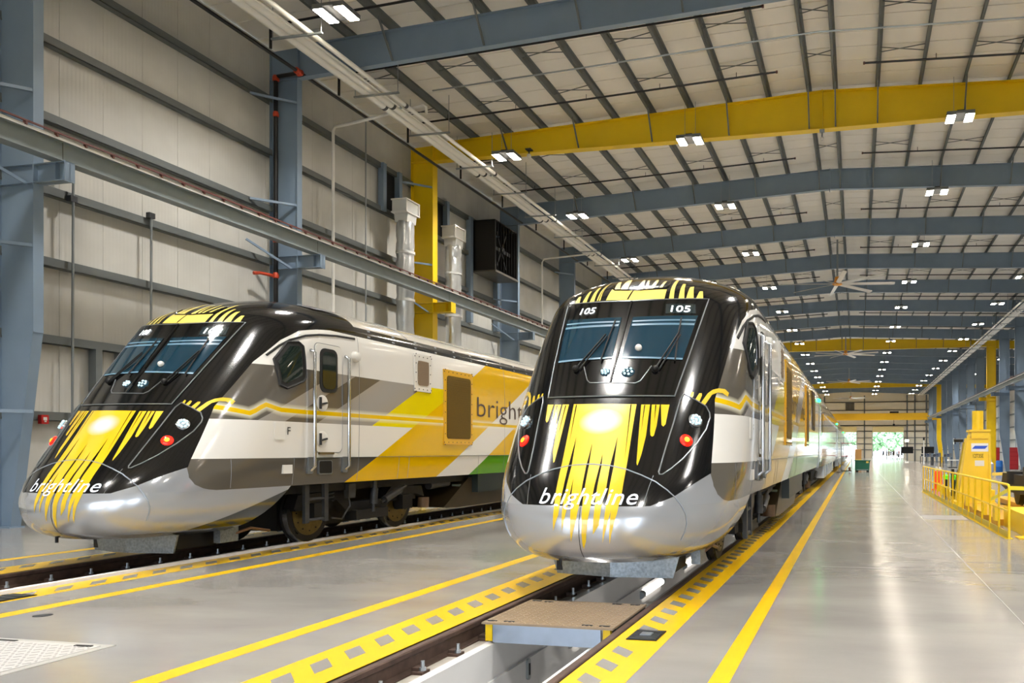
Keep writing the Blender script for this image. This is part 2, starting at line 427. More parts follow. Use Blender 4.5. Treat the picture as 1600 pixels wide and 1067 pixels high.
FRONT = {
'main':[[-0.396,2.201],[-0.156,2.201],[0.084,2.198],[0.379,2.191],[0.396,1.82],[0.415,1.46],[0.425,1.187],[0.404,0.987],[0.327,0.664],[0.33,0.818],[0.34,1.02],[0.308,0.869],[0.254,0.674],[0.276,0.987],[0.28,1.22],[0.272,1.477],[0.24,1.811],[0.23,1.477],[0.246,1.254],[0.231,1.053],[0.222,0.868],[0.155,0.764],[0.159,1.002],[0.144,1.253],[0.134,1.477],[0.112,1.614],[0.112,1.477],[0.111,1.253],[0.114,1.085],[0.075,0.692],[0.04,0.601],[0.032,0.638],[0.028,0.916],[0.009,1.184],[-0.013,1.476],[-0.04,1.732],[-0.043,1.476],[-0.016,1.1],[-0.033,0.915],[-0.096,0.679],[-0.104,0.981],[-0.152,1.345],[-0.146,1.081],[-0.168,0.912],[-0.195,0.794],[-0.203,1.013],[-0.209,1.25],[-0.216,1.475],[-0.253,1.809],[-0.255,1.475],[-0.243,1.249],[-0.243,0.961],[-0.297,0.791],[-0.305,1.044],[-0.325,1.248],[-0.341,1.475]],
'R1':[[0.433,2.187],[0.534,2.187],[0.557,1.82],[0.546,1.602],[0.528,1.485],[0.513,1.513],[0.486,1.728]],
'R2':[[0.553,2.187],[0.644,2.187],[0.652,1.933],[0.642,1.82],[0.623,1.809],[0.604,1.824],[0.591,1.876]],
'R3':[[0.656,2.187],[0.751,2.188],[0.745,1.952],[0.726,1.925],[0.703,1.944]],
'L1':[[-0.46,2.199],[-0.55,2.201],[-0.531,1.882],[-0.502,1.637],[-0.455,1.513],[-0.443,1.528],[-0.449,1.843]],
'L2':[[-0.566,2.201],[-0.66,2.204],[-0.635,2.019],[-0.619,1.86],[-0.589,1.834],[-0.57,1.844],[-0.564,1.998]],
'L3':[[-0.679,2.205],[-0.769,2.208],[-0.733,2.012],[-0.705,1.981],[-0.688,2.001]],
'podR':[[0.889,2.316],[1.018,2.25],[1.136,2.174],[1.177,2.096],[1.187,2.038],[1.166,1.901],[1.09,1.73],[0.984,1.565],[0.888,1.459],[0.803,1.389],[0.774,1.39],[0.763,1.416],[0.789,1.674],[0.828,1.972],[0.856,2.245]],
'ledR':[[1.056,1.995]],
'redR':[[0.993,1.766]],
'arc':[[1.081,2.223],[1.132,2.336],[1.178,2.387],[1.239,2.412],[1.303,2.406],[1.344,2.362],[1.336,2.312],[1.283,2.352],[1.232,2.356],[1.179,2.323],[1.118,2.178]],
'dA':[[1.007,2.236],[1.047,2.337],[1.073,2.338],[1.078,2.309],[1.056,2.21]],
'dB':[[0.941,2.281],[0.964,2.352],[0.988,2.345],[0.989,2.298],[0.974,2.258]],
'dC':[[0.895,2.319],[0.903,2.358],[0.92,2.351],[0.927,2.304]],
'blindL':[[-0.823,3.337],[-0.039,3.294],[-0.039,3.229],[-0.823,3.266]],
'blindR':[[0.121,3.309],[0.88,3.318],[0.872,3.232],[0.133,3.223]],
'bump':[[-0.401,2.679],[-0.306,2.498],[-0.26,2.463],[0.307,2.448],[0.364,2.478],[0.457,2.67]],
'mull':[[-0.023,3.592],[0.013,3.143],[0.016,2.816],[0.029,2.468]],
'spotL':[[-0.098,2.6]],
'spotR':[[0.188,2.593]],
'camball':[[0.252,2.903]],
'numL':[[-0.699,3.433],[-0.473,3.426],[-0.714,3.549]],
'numR':[[0.551,3.418],[0.787,3.426],[0.532,3.518]],
'numbox':[[0.463,3.545],[0.824,3.549],[0.86,3.404],[0.488,3.4]],
'wipL':[[-0.496,2.644],[-0.206,3.084],[-0.19,2.735],[-0.169,3.033],[-0.143,3.302]],
'wipR':[[0.509,2.621],[0.701,3.092],[0.718,2.73],[0.698,3.067],[0.692,3.328]],
'H0':[[-0.374,3.644],[0.04,3.629],[0.428,3.635],[0.422,3.791],[0.075,3.783],[-0.316,3.81],[-0.356,3.836]],
'h1':[[-0.318,3.828],[-0.381,4.008],[-0.334,4.013],[-0.235,3.825]],
'h2':[[-0.228,3.82],[-0.269,4.047],[-0.214,4.062],[-0.164,3.966],[-0.124,3.812]],
'h3':[[0.012,3.799],[-0.019,4.014],[-0.003,4.034],[0.046,3.947],[0.098,3.798]],
'h4':[[0.129,3.801],[0.053,4.007],[0.08,4.012],[0.176,3.803]],
'h5':[[0.192,3.802],[0.175,4.011],[0.205,4.016],[0.233,3.943],[0.234,3.805]],
'h6':[[0.311,3.811],[0.309,3.964],[0.342,3.976],[0.35,3.81]],
'l1':[[-0.869,3.651],[-0.851,3.76],[-0.807,3.762],[-0.784,3.646]],
'l2':[[-0.734,3.644],[-0.709,3.84],[-0.676,3.841],[-0.666,3.641]],
'l3':[[-0.617,3.643],[-0.604,3.893],[-0.57,3.904],[-0.547,3.641]],
'l4':[[-0.514,3.647],[-0.508,3.982],[-0.489,4.034],[-0.457,3.646]],
'l4s':[[-0.486,3.645],[-0.48,3.982]],
'r1':[[0.485,3.638],[0.453,3.99],[0.49,4.006],[0.547,3.638]],
'r2':[[0.606,3.639],[0.587,3.906],[0.625,3.902],[0.679,3.64]],
'r3':[[0.701,3.641],[0.704,3.838],[0.748,3.854],[0.794,3.645]],
'r4':[[0.822,3.647],[0.84,3.769],[0.879,3.773],[0.907,3.65]],
'hatch':[[-0.383,3.919],[-0.351,3.848],[-0.299,3.808],[0.073,3.787],[0.396,3.813],[0.423,3.861],[0.415,3.944]],
'hood':[[-0.615,1.369],[-0.465,1.434],[-0.314,1.475],[-0.144,1.493],[0.025,1.501],[0.233,1.486],[0.422,1.446],[0.589,1.387],[0.751,1.313],[0.875,1.225],[0.959,1.146],[1.026,1.048],[1.065,0.959],[1.072,0.86],[1.049,0.77],[1.002,0.671]],
'seam2':[[0.721,1.39],[0.696,1.253],[0.659,1.052],[0.589,0.799],[0.529,0.564]]}
def mirror(p): return [[-a, b] for a, b in reversed(p)]
def bogie(parent, yc, wb=2.68, R=.53):
    for s in (-1, 1):
        for e in (-1, 1):
            y = yc + e * wb / 2
            wh = MB().lathe((s * .70, y, R), (s, 0, 0), [(.05, 0), (R + .025, .0), (R + .025, .03), (R, .04), (R - .01, .135), (R - .09, .14), (R - .1, .09), (.16, .08), (.16, .16), (.05, .17)], 32).build('wheel', M_DARKSTEEL, parent, True)
            MB().lathe((s * .80, y, R), (s, 0, 0), [(.24, 0), (.41, .004), (.41, .045), (.24, .05)], 28).build('brake_disc', M_BRASS, wh, True)
            tr = MB().lathe((s * .742, y, R), (s, 0, 0), [(R - .005, 0), (R + .004, .001), (R - .004, .085), (R - .02, .09)], 32).build('tread', M_TREAD, wh, True)
            bolts = MB()
            for k in range(12):
                a = k * math.pi / 6; bolts.lathe((s * .853, y + .33 * math.cos(a), R + .33 * math.sin(a)), (s, 0, 0), [(.014, 0), (.014, .012)], 6)
            bolts.build('bolt_ring', M_DARKSTEEL, wh)['kind'] = 'stuff'
            MB().cbox((s * 1.0, y, R + .02), (.2, .36, .3)).build('axle_box', M_DARKSTEEL, parent)
            MB().prism([(0, y - .5, .58), (0, y + .5, .58), (0, y + .42, .98), (0, y - .42, .98)], (s * .87, 0, 0), (s * .97, 0, 0)).build('wheel_shade_plate', M_DARKSTEEL, parent)  # added dark plate standing in for the shade over the upper wheel
            sp = MB(); pts = [(s * 1.02 + .09 * math.cos(t * .7), y + .28 * -e + .09 * math.sin(t * .7), .72 + .0075 * t) for t in range(0, 46)]
            sp.tube(pts, .017, 6).build('coil_spring', M_GREYSTEEL, parent, True)
        fr = [(yc - 2.0, .62), (yc - 1.9, .86), (yc - .8, .9), (yc - .5, .66), (yc + .5, .66), (yc + .8, .9), (yc + 1.9, .86), (yc + 2.0, .62), (yc + 1.7, .7), (yc + .9, .72), (yc + .6, .48), (yc - .6, .48), (yc - .9, .72), (yc - 1.7, .7)]
        MB().prism([(0, a, b) for a, b in fr], (s * .88, 0, 0), (s * 1.08, 0, 0)).build('side_frame', M_DARKSTEEL, parent)
        d0, d1 = Vector((s * 1.3, yc + .12, .62)), Vector((s * 1.3, yc + .95, .90))
        MB().tube([d0, d0.lerp(d1, .12), d0.lerp(d1, .121), d0.lerp(d1, .75), d0.lerp(d1, .751), d1], [.03, .03, .075, .075, .035, .035], 12).build('yaw_damper', M_GREYSTEEL, parent, True)
        MB().tube([(s * 1.28, yc - .1, .45), (s * 1.28, yc - .1, .6), (s * 1.28, yc - .1, .601), (s * 1.28, yc - .06, .9), (s * 1.28, yc - .06, .901), (s * 1.28, yc - .05, 1.04)], [.03, .03, .07, .07, .04, .04], 10).build('vertical_damper', M_GREYSTEEL, parent, True)
        MB().tube([(s * 1.2, yc - .75, .95), (s * 1.22, yc - .72, .6), (s * 1.22, yc - .95, .38), (s * 1.2, yc - 1.2, .42)], .016, 6).build('air_hose', M_GREYSTEEL, parent, True)
        MB().cbox((s * 1.22, yc - .72, .88), (.1, .2, .26)).build('valve_box', M_GREYSTEEL, parent)
        MB().tube([(s * 1.25, yc + wb / 2 + .35, .4), (s * 1.25, yc + wb / 2 + .36, .62)], .12, 12).build('sand_pipe', mat('rusty_cast', '5b4632', .6, .3, vary=.3), parent, True)
        MB().box(s * .95, s * 1.2, yc - .5, yc + .5, .32, .5).build('traction_box', M_DARKSTEEL, parent)
    MB().box(-.66, .66, yc - 1.9, yc + 1.9, .24, .98).build('bogie_centre', M_DARKSTEEL, parent)
def make_loco():
    root = thing('locomotive', 'x', 'locomotive')
    UPPER.build('body_shell', M_LIV, root, True)
    LOWER.build('nose_skirt', M_LOW, root, True)
    Fd = FRONT
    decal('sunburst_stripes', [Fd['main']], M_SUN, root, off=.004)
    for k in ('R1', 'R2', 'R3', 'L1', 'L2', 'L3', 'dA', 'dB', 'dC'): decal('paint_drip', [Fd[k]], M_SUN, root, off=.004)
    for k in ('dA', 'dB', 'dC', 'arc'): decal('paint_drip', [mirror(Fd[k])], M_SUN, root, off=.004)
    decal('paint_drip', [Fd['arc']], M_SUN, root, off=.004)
    for a, b in (((-.358, 2.19), (-.32, 1.73)), ((.315, 2.185), (.377, 1.55)), ((.475, 2.18), (.497, 1.86)), ((-.62, 2.19), (-.6, 1.98)), ((-.5, 2.19), (-.49, 1.8)), ((.60, 2.18), (.62, 1.98))):
        decal('black_pinstripe', [[(a[0] - .006, a[1]), (a[0] + .006, a[1]), (b[0], b[1])]], M_BLACKGLOSS, root, off=.007)
    for k in ('H0', 'h1', 'h2', 'h3', 'h4', 'h5', 'h6', 'l1', 'l2', 'l3', 'l4', 'r1', 'r2', 'r3', 'r4'):
        decal('roof_drip', [Fd[k]], M_CREAM, root, off=.005, st=.03)
    decal('black_pinstripe', [[(-.49, 3.64), (-.478, 3.64), (-.482, 3.98)]], M_BLACKGLOSS, root, off=.009, st=.03)
    decal('black_pinstripe', [[(-.055, 3.64), (-.02, 3.80), (-.04, 3.80), (-.075, 3.64)]], M_BLACKGLOSS, root, off=.009, st=.03)
    ribbon('roof_hatch_seal', Fd['hatch'], M_BLACKGLOSS, root, r=.014)
    # windscreen
    wsp = [(-.975, 3.645), (-.6, 3.625), (0, 3.605), (.6, 3.625), (.975, 3.645), (.925, 3.24), (.85, 2.69), (.79, 2.29), (-.79, 2.29), (-.85, 2.69), (-.925, 3.24)]
    ws = decal('windscreen_panel', [wsp], M_BLACKGLOSS, root, off=.010, st=.06)
    ribbon('windscreen_seal', wsp, M_TRIM, ws, r=.009, off=.010, closed=True)
    for s in (1, -1):
        pp = [(s * .075, 3.36), (s * .48, 3.365), (s * .885, 3.38), (s * .80, 2.75), (s * .45, 2.765), (s * .06, 2.775)]
        if s < 0: pp = pp[::-1]
        pane = decal('windscreen_pane', [pp], M_GLASS, root, off=.016, st=.06)
        bl = [(s * .085, 3.305), (s * .865, 3.32), (s * .86, 3.235), (s * .09, 3.23)]
        decal('sun_blind', [bl if s > 0 else bl[::-1]], M_BLIND, pane, off=.018, st=.06)
        bl = [(s * .085, 3.283), (s * .865, 3.298), (s * .86, 3.262), (s * .09, 3.257)]
        decal('sun_blind_gap', [bl if s > 0 else bl[::-1]], M_GLASS, pane, off=.020, st=.06)
        bl = [(s * .06, 2.80), (s * .80, 2.775), (s * .80, 2.752), (s * .06, 2.777)]
        decal('sill_reflector', [bl if s > 0 else bl[::-1]], M_BLIND, pane, off=.018, st=.06)
    ribbon('windscreen_mullion', [(0, 3.6), (0, 3.2), (0, 2.8), (0, 2.46)], M_BLACKGLOSS, root, r=.022, off=.006)
    ribbon('lamp_glass_edge', Fd['bump'], M_TRIM, root, r=.007, off=.012)
    for k, r in (('spotL', .065), ('spotR', .085)):
        x, z = Fd[k][0]
        hl = disc('upper_headlight', x, z, r, M_GLASS, root, off=.012, dep=.02)
        mb = MB(); p, nn = onfront(x, z, .03); t1 = nn.orthogonal().normalized(); t2 = nn.cross(t1)
        for q in range(7):
            a = q * math.pi / 3; rr = 0 if q == 6 else r * .6
            mb.ball(tuple(p + (t1 * math.cos(a) + t2 * math.sin(a)) * rr), .017, 8, 5)
        mb.build('led_cluster', M_LED, hl, True)['kind'] = 'stuff'
    p, nn = onfront(.252, 2.903, .03); cb = MB().ball(tuple(p), .045, 14, 8).build('cab_camera', M_WHITEP, root, True)
    MB().ball(tuple(p + nn * .028 + Vector((0, 0, -.012))), .022, 10, 6).build('camera_lens', M_BLACKGLOSS, cb, True)
    # destination numbers
    for o, wd in (((-.70, 3.44), .225), ((.545, 3.425), .235)):
        nd = text_decal('number_display', '105', M_NUM, root, o, wd, .095, onfront, off=.02, shear=.12 if o[0] < 0 else 0, fat=.004)
    decal('number_window', [[(.465, 3.545), (.83, 3.55), (.855, 3.41), (.485, 3.402)]], mat('number_glass', '1a2a30', .1, coat=1), root, off=.014, st=.06)
    # wipers
    for k in ('wipL', 'wipR'):
        P = Fd[k]; a, _ = onfront(*P[0], .03); b, _ = onfront(*P[1], .06)
        wp = MB().tube([a, b], .012, 6).build('wiper_arm', M_BLACK, root)
        a2, _ = onfront(P[0][0] + .05, P[0][1] - .005, .03); b2, _ = onfront(P[1][0] + .025, P[1][1] - .03, .06)
        MB().tube([a2, b2], .009, 6).build('wiper_link', M_BLACK, wp)
        MB().tube([onfront(*q, .035)[0] for q in P[2:]], .011, 6).build('wiper_blade', M_RUBBER, wp)
        MB().ball(tuple(a), .045, 10, 6).build('wiper_pivot', M_BLACK, wp, True)
    # headlight pods
    for s in (1, -1):
        pp = Fd['podR'] if s > 0 else mirror(Fd['podR'])
        pod = decal('headlight_pod', [pp], M_BLACKGLOSS, root, off=.006, st=.06)
        ribbon('pod_seal', pp, M_TRIM, pod, r=.009, off=.008, closed=True)
        x, z = s * 1.045, 1.995
        hl = disc('headlight', x, z, .085, M_CHROME, root, off=.02, dep=.03, dome=.15)
        p, nn = onfront(x, z, .04); t1 = nn.orthogonal().normalized(); t2 = nn.cross(t1); mb = MB()
        for q in range(9):
            a = q * math.pi / 4; rr = 0 if q == 8 else .054
            mb.ball(tuple(p + (t1 * math.cos(a) + t2 * math.sin(a)) * rr), .019, 8, 5)
        mb.build('led_cluster', M_LED, hl, True)['kind'] = 'stuff'
        rd = disc('marker_light', s * .985, 1.765, .075, M_RED, root, off=.012, dep=.03, dome=.3)
        disc('marker_core', s * .985, 1.765, .03, M_REDCORE, rd, off=.035, dep=.01, dome=.3)
    # nose lettering and joints
    text_decal('nose_lettering', 'brightline', M_LOGO, root, (-.5, 1.075), 1.1, .175, onfront, off=.009, shear=.22, fat=.004, spacing=1.06)
    hood = Fd['hood']; half = [p for p in hood if p[0] > 0]
    arc = mirror(half) + [[0, 1.5]] + half
    ribbon('hood_joint', arc, mat('pale_joint_seal', '8f98a3', .3, .3), root, r=.009, off=.001)
    ribbon('nose_centre_joint', [(0, 1.05), (0, .9), (0, .75), (0, .6), (0, .5)], M_BLACK, root, r=.004, off=.001)
    for s in (1, -1): ribbon('nose_crease', [(s * .715, 1.38), (s * .69, 1.25), (s * .66, 1.05)], M_TRIM, root, r=.004, off=.001)
    # towing eye below the nose
    MB().tube([(-.35, .35, .44), (-.35, .35, .36)], .02, 8).build('towing_eye', M_BLACK, root)
    # snow plough
    pl = MB()
    pl.prism([(-.84, 1.22, .50), (0, 1.05, .50), (0, 1.05, .14), (-.74, 1.22, .14)], (0, 0, 0), (0, .025, 0))
    pl.prism([(0, 1.05, .50), (.86, 1.12, .50), (.76, 1.12, .14), (0, 1.05, .14)], (0, 0, 0), (0, .025, 0))
    plough = pl.build('snow_plough', M_GALV, root)
    for x in (-.5, -.2, .45, .68): MB().tube([(x, 1.03, .45), (x, 1.02 + .1, .45)], .02, 8).build('plough_bolt', M_DARKSTEEL, plough)
    MB().box(-.7, .7, 1.15, 2.6, .45, .8).build('coupler_pocket', M_DARKSTEEL, root)
    for s in (-1, 1):
        MB().box(s * .84, s * .96, 1.75, 2.1, .22, .50).build('plough_bracket', M_GALV, root)
        MB().box(s * .66, s * .74, 1.2, 1.9, .18, .5).build('plough_stay', M_DARKSTEEL, root)
        MB().tube([(s * .9, 1.9, .3), (s * 1.0, 2.3, .4), (s * 1.0, 2.7, .32)], .025, 6).build('brake_pipe', mat('copper_pipe', '7c5d45', .4, .6), root)
    # flank: cab window, door, handrails
    fr = [(2.30, 3.06), (2.58, 3.37), (2.78, 3.40), (2.86, 3.34), (2.87, 2.83), (2.82, 2.76), (2.46, 2.62), (2.33, 2.66)]
    wdw = decal('cab_side_window', [fr], M_RUBBER, root, proj=onside, off=.012, st=.06, smooth=False)
    ribbon('window_rubber', fr, M_RUBBER, wdw, proj=onside, r=.022, off=.012, closed=True)
    inn = [(2.36, 3.04), (2.61, 3.31), (2.77, 3.33), (2.80, 3.29), (2.80, 2.86), (2.46, 2.70), (2.38, 2.72)]
    decal('pane', [inn], M_SIDEGLASS, wdw, proj=onside, off=.018, st=.06, smooth=False)
    door = plate('cab_door', rrect(3.12, 3.80, 1.60, 3.44, .1), None, root, .004, 1.47, 1.531)
    door.data.materials.clear(); door.data.materials.append(M_LIV)
    dw = plate('door_window', rrect(3.22, 3.66, 2.62, 3.37, .12), M_RUBBER, door, .02); plate('pane', rrect(3.27, 3.61, 2.68, 3.31, .1), M_SIDEGLASS, dw, .026)
    ribbon('door_seam', rrect(3.11, 3.81, 1.59, 3.45, .1), M_TRIM, root, proj=onside, r=.005, off=.001, closed=True)
    for z in (2.43, 1.82):
        ha = MB().lathe((1.52, 3.28, z), (1, 0, 0), [(.14, 0), (.14, .022), (.11, .03), (.02, .024)], 20).build('door_handle_plate', M_WHITEP, door, True)
        MB().bar((1.57, 3.22, z - .02), (1.57, 3.36, z + .01), .03, .03).bar((1.57, 3.2, z - .1), (1.57, 3.2, z + .1), .03, .03).build('door_handle', M_GREYSTEEL, ha)
    plate('door_sill_step', [(3.2, 1.56), (3.56, 1.56), (3.56, 1.60), (3.2, 1.60)], mat('brown_tread', '5a4a26', .6), root, .03)
    for y in (3.02, 3.9):
        plate('handrail_pocket_shade', rrect(y - .09, y + .05, 1.24, 1.52, .03), M_TRIM, root, .004)  # flat grey plate; the pocket's shade is put into its colour
        hr = MB().tube([(1.52, y, 3.30), (1.60, y, 3.26), (1.60, y, 1.36), (1.52, y, 1.30)], .028, 10).build('handrail', M_CHROME, root, True)
        plate('hinge_strip', [(y + .08, 2.35), (y + .12, 2.35), (y + .12, 2.72), (y + .08, 2.72)], M_WHITEP, root, .008)
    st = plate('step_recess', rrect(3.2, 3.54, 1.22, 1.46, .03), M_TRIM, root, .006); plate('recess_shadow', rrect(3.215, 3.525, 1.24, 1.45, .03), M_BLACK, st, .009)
    plate('number_sticker', [(2.38, 1.26), (2.58, 1.26), (2.58, 1.40), (2.38, 1.40)], M_WHITEP, root, .006)
    fp = plate('filler_flap', rrect(2.19, 2.42, 1.80, 2.08, .03), M_WHITEP, root, .006)
    text_decal('flank_lettering', 'F', M_BLACK, root, (2.47, 1.88), .07, .13, onside, off=.006)
    ribbon('rain_gutter', [(2.22, 3.12), (2.45, 3.3), (2.65, 3.42), (2.95, 3.53), (3.26, 3.59), (3.7, 3.635), (4.2, 3.655)], M_RUBBER, root, proj=onside, r=.022, off=.0)
    for y in (4.28, 10.2): ribbon('flank_joint', [(y, 1.08), (y, 3.70)], M_TRIM, root, proj=onside, r=.004, off=.0)
    for y in (1.42, 2.64, 5.55, 5.9, 8.83): ribbon('skirt_joint', [(y, 1.08), (y, 1.5)], M_TRIM, root, proj=onside, r=.004, off=.0)
    MB().box(1.5, 1.537, 2.64, LOCO_LEN, 1.505, 1.512).build('skirt_joint', M_TRIM, root)
    MB().lathe((1.5, 4.16, 3.32), (1, 0, 0), [(.1, 0), (.1, .05), (.08, .1), (.03, .12)], 16).build('flank_lamp', M_WHITEP, root, True)
    # step ladder under the door
    for y in (3.14, 3.62): MB().box(1.3, 1.36, y - .05, y + .05, .4, 1.1).build('ladder_stile', M_GREYSTEEL, root)
    for z in (.45, .80): MB().tube([(1.33, 3.14, z), (1.33, 3.62, z)], .025, 8).build('ladder_rung', M_GREYSTEEL, root)
    # grilles
    def grille(y0, y1, z0, z1, fm, mm, nb):
        g = plate('side_grille', [(y0, z0), (y1, z0), (y1, z1), (y0, z1)], fm, root, .022)
        plate('grille_mesh', rrect(y0 + .1, y1 - .1, z0 + .13, z1 - .13, .08), mm, g, .03)
        bl = MB()
        for k in range(nb + 1):
            t = k / nb
            for yy, zz in ((y0 + .04, z0 + (z1 - z0) * t), (y1 - .04, z0 + (z1 - z0) * t), (y0 + (y1 - y0) * t, z0 + .05), (y0 + (y1 - y0) * t, z1 - .05)):
                bl.lathe((1.548, yy, zz), (1, 0, 0), [(.012, 0), (.012, .012)], 6)
        bl.build('grille_bolts', M_GREYSTEEL, g)['kind'] = 'stuff'
        sl = MB(); k = z0 + .16
        while k < z1 - .16:
            sl.box(1.55, 1.566, y0 + .12, y1 - .12, k, k + .022); k += .05
        sl.build('grille_louvres', mm, g)['kind'] = 'stuff'
    grille(7.2, 8.47, 1.76, 3.42, M_YELPLATE, M_MESH, 7)
    grille(6.05, 6.67, 2.85, 3.62, M_WHITEP, M_MESH2, 4)
    grille(13.3, 14.3, 1.76, 3.42, M_YELPLATE, M_MESH, 7)
    grille(16.2, 17.6, 2.3, 3.5, mat('grille_frame_dark', '3a2c18', .5), M_MESH, 7)
    # gutter slats along the roof edge
    k = 4.6
    for i in range(20):
        decal('gutter_slat', [[(k, 3.73), (k + .09, 3.73), (k + .20, 3.885), (k + .11, 3.885)]], M_TRIM, root, proj=onside, off=.006, st=.2); k += .78
    decal('roof_vent', [[(3.75, .62), (4.45, .62), (4.45, 1.0), (3.75, 1.0)]], M_BLACK, root, proj=lambda a, b, off: (lambda h: (h[0] + Vector((0, 0, .02)), h[1]))(BVH.ray_cast(Vector((b, a, 6)), Vector((0, 0, -1)), 5)), st=.1)
    ribbon('roof_joint', [(6.05, 3.9), (6.05, 4.0), (6.05, 4.1), (6.05, 4.2), (6.05, 4.28)], M_TRIM, root, proj=onside, r=.012)
    text_decal('flank_lettering', 'brightline', M_TEXTDARK, root, (8.72, 2.44), 4.1, .50, onside, off=.006, fat=-.008)
    # bogies, tank
    bogie(root, 5.16); bogie(root, 16.4)
    MB().prism([(0, 8.75, .98), (0, 12.9, .98), (0, 12.6, .42), (0, 12.2, .3), (0, 8.2, .3), (0, 7.6, .34)], (-1.3, 0, 0), (1.3, 0, 0)).build('fuel_tank', mat('tank_brown', '3a2f1c', .35, .3, vary=.3, scale=2), root)
    MB().box(1.2, 1.46, 8.9, 12.8, .62, 1.06).build('battery_box', mat('dark_teal_box', '16201f', .4), root)
    MB().box(-1.2, 1.2, 2.6, LOCO_LEN - .1, .9, 1.07).build('underframe', M_DARKSTEEL, root)
    MB().tube([(1.1, 7.3, .85), (1.1, 8.1, .88)], .09, 12).build('air_reservoir', M_GREYSTEEL, root, True)
    MB().cbox((1.15, 8.55, .72), (.2, .3, .22)).build('junction_box', mat('grey_green_box', '6b7464', .5), root)
    MB().ball((1.5, LOCO_LEN - .1, 3.45), .07, 10, 6).build('rear_marker', M_GREENL, root, True)
    return root
loco = make_loco()
loco.location = (-2.89, 7.73, 0)
loco['label'] = 'black-nosed diesel locomotive numbered 105, nose over the lit inspection pit in the middle'
loco['group'] = 'yellow and black locomotives'
loco2 = copy_tree(loco)
loco2.location = (-10.42, 8.17, .025)
loco2['label'] = 'black-nosed diesel locomotive numbered 108 standing on the track along the panelled wall'
for ch in list(loco2.children):
    if ch.name.startswith('number_display'): bpy.data.objects.remove(ch)
for o, wd in (((-.70, 3.44), .225), ((.545, 3.425), .235)):
    text_decal('number_display', '108', M_NUM, loco2, o, wd, .095, onfront, off=.02, shear=.12 if o[0] < 0 else 0, fat=.004)
# ------------------------------------------------------------------ coaches behind the middle locomotive
M_COACH = mat('coach_silver', 'cfd3d6', .14, .55, coat=1)
M_CWIN = mat('coach_window', '1b2a30', .06, coat=1)
def make_coach():
    root = thing('passenger_coach', 'x', 'railway coach', group='silver coaches')
    prof = [(1.50, 1.0), (1.53, 1.3), (1.53, 3.3), (1.50, 3.65), (1.40, 3.88), (1.15, 4.06), (.75, 4.2), (.3, 4.26)]
    sec = [(x, z) for x, z in prof] + [(-x, z) for x, z in reversed(prof)]
    L = 25.4
    MB().prism([(x, 0, z) for x, z in sec], (0, .25, 0), (0, L - .25, 0)).build('body_shell', M_COACH, root, True)
    MB().box(-1.25, 1.25, 0, .3, .95, 3.9).build('gangway', M_RUBBER, root); MB().box(-1.25, 1.25, L - .3, L, .95, 3.9).build('gangway', M_RUBBER, root)
    band = MB().box(1.5, 1.536, 2.6, L - 2.6, 2.28, 3.18).build('window_band', M_CWIN, root)
    for i in range(11):
        y = 2.9 + i * 1.84
        plate('window', rrect(y, y + 1.5, 2.36, 3.10, .1), M_CWIN, root, .014)
        MB().box(1.5, 1.55, y + 1.62, y + 1.70, 2.28, 3.18).build('window_pillar', M_COACH, root)
    for y in (1.1, L - 2.0):
        d = plate('coach_door', rrect(y, y + .9, 1.15, 3.35, .08), M_COACH, root, .012); plate('door_window', rrect(y + .2, y + .7, 2.2, 3.1, .08), M_CWIN, d, .02)
    MB().box(-1.4, 1.46, 6.2, L - 6.2, .42, 1.02).build('underfloor_equipment', M_COACH, root)
    for y in (7.5, 10.2, 13, 15.6): MB().box(1.4, 1.475, y, y + 1.6, .48, .98).build('equipment_cover', mat('cover_grey', '9da2a6', .3, .5), root)
    MB().ball((1.5, .5, 3.5), .07, 10, 6).build('door_light', M_GREENL, root, True)
    for yc in (3.9, L - 3.9):
        for s in (-1, 1):
            for e in (-1, 1):
                MB().lathe((s * .70, yc + e * 1.25, .46), (s, 0, 0), [(.05, 0), (.48, 0), (.48, .03), (.46, .04), (.45, .135), (.1, .14)], 24).build('wheel', M_DARKSTEEL, root, True)
            MB().prism([(0, yc - 1.8, .5), (0, yc - 1.6, .8), (0, yc + 1.6, .8), (0, yc + 1.8, .5), (0, yc + .8, .4), (0, yc - .8, .4)], (s * .88, 0, 0), (s * 1.1, 0, 0)).build('side_frame', M_DARKSTEEL, root)
            MB().tube([(s * 1.2, yc - .6, .5), (s * 1.2, yc + .6, .72)], .07, 10).build('yaw_damper', M_GREYSTEEL, root, True)
        MB().box(-.9, .9, yc - 1.6, yc + 1.6, .5, 1.0).build('bogie_centre', M_DARKSTEEL, root)
    return root
coach = make_coach()
for i in range(4):
    c = coach if i == 0 else copy_tree(coach)
    c.location = (-2.89, 7.73 + LOCO_LEN + .45 + i * 25.8, 0)
    c['label'] = 'silver passenger coach, %s behind the locomotive numbered 105' % ORD[i]
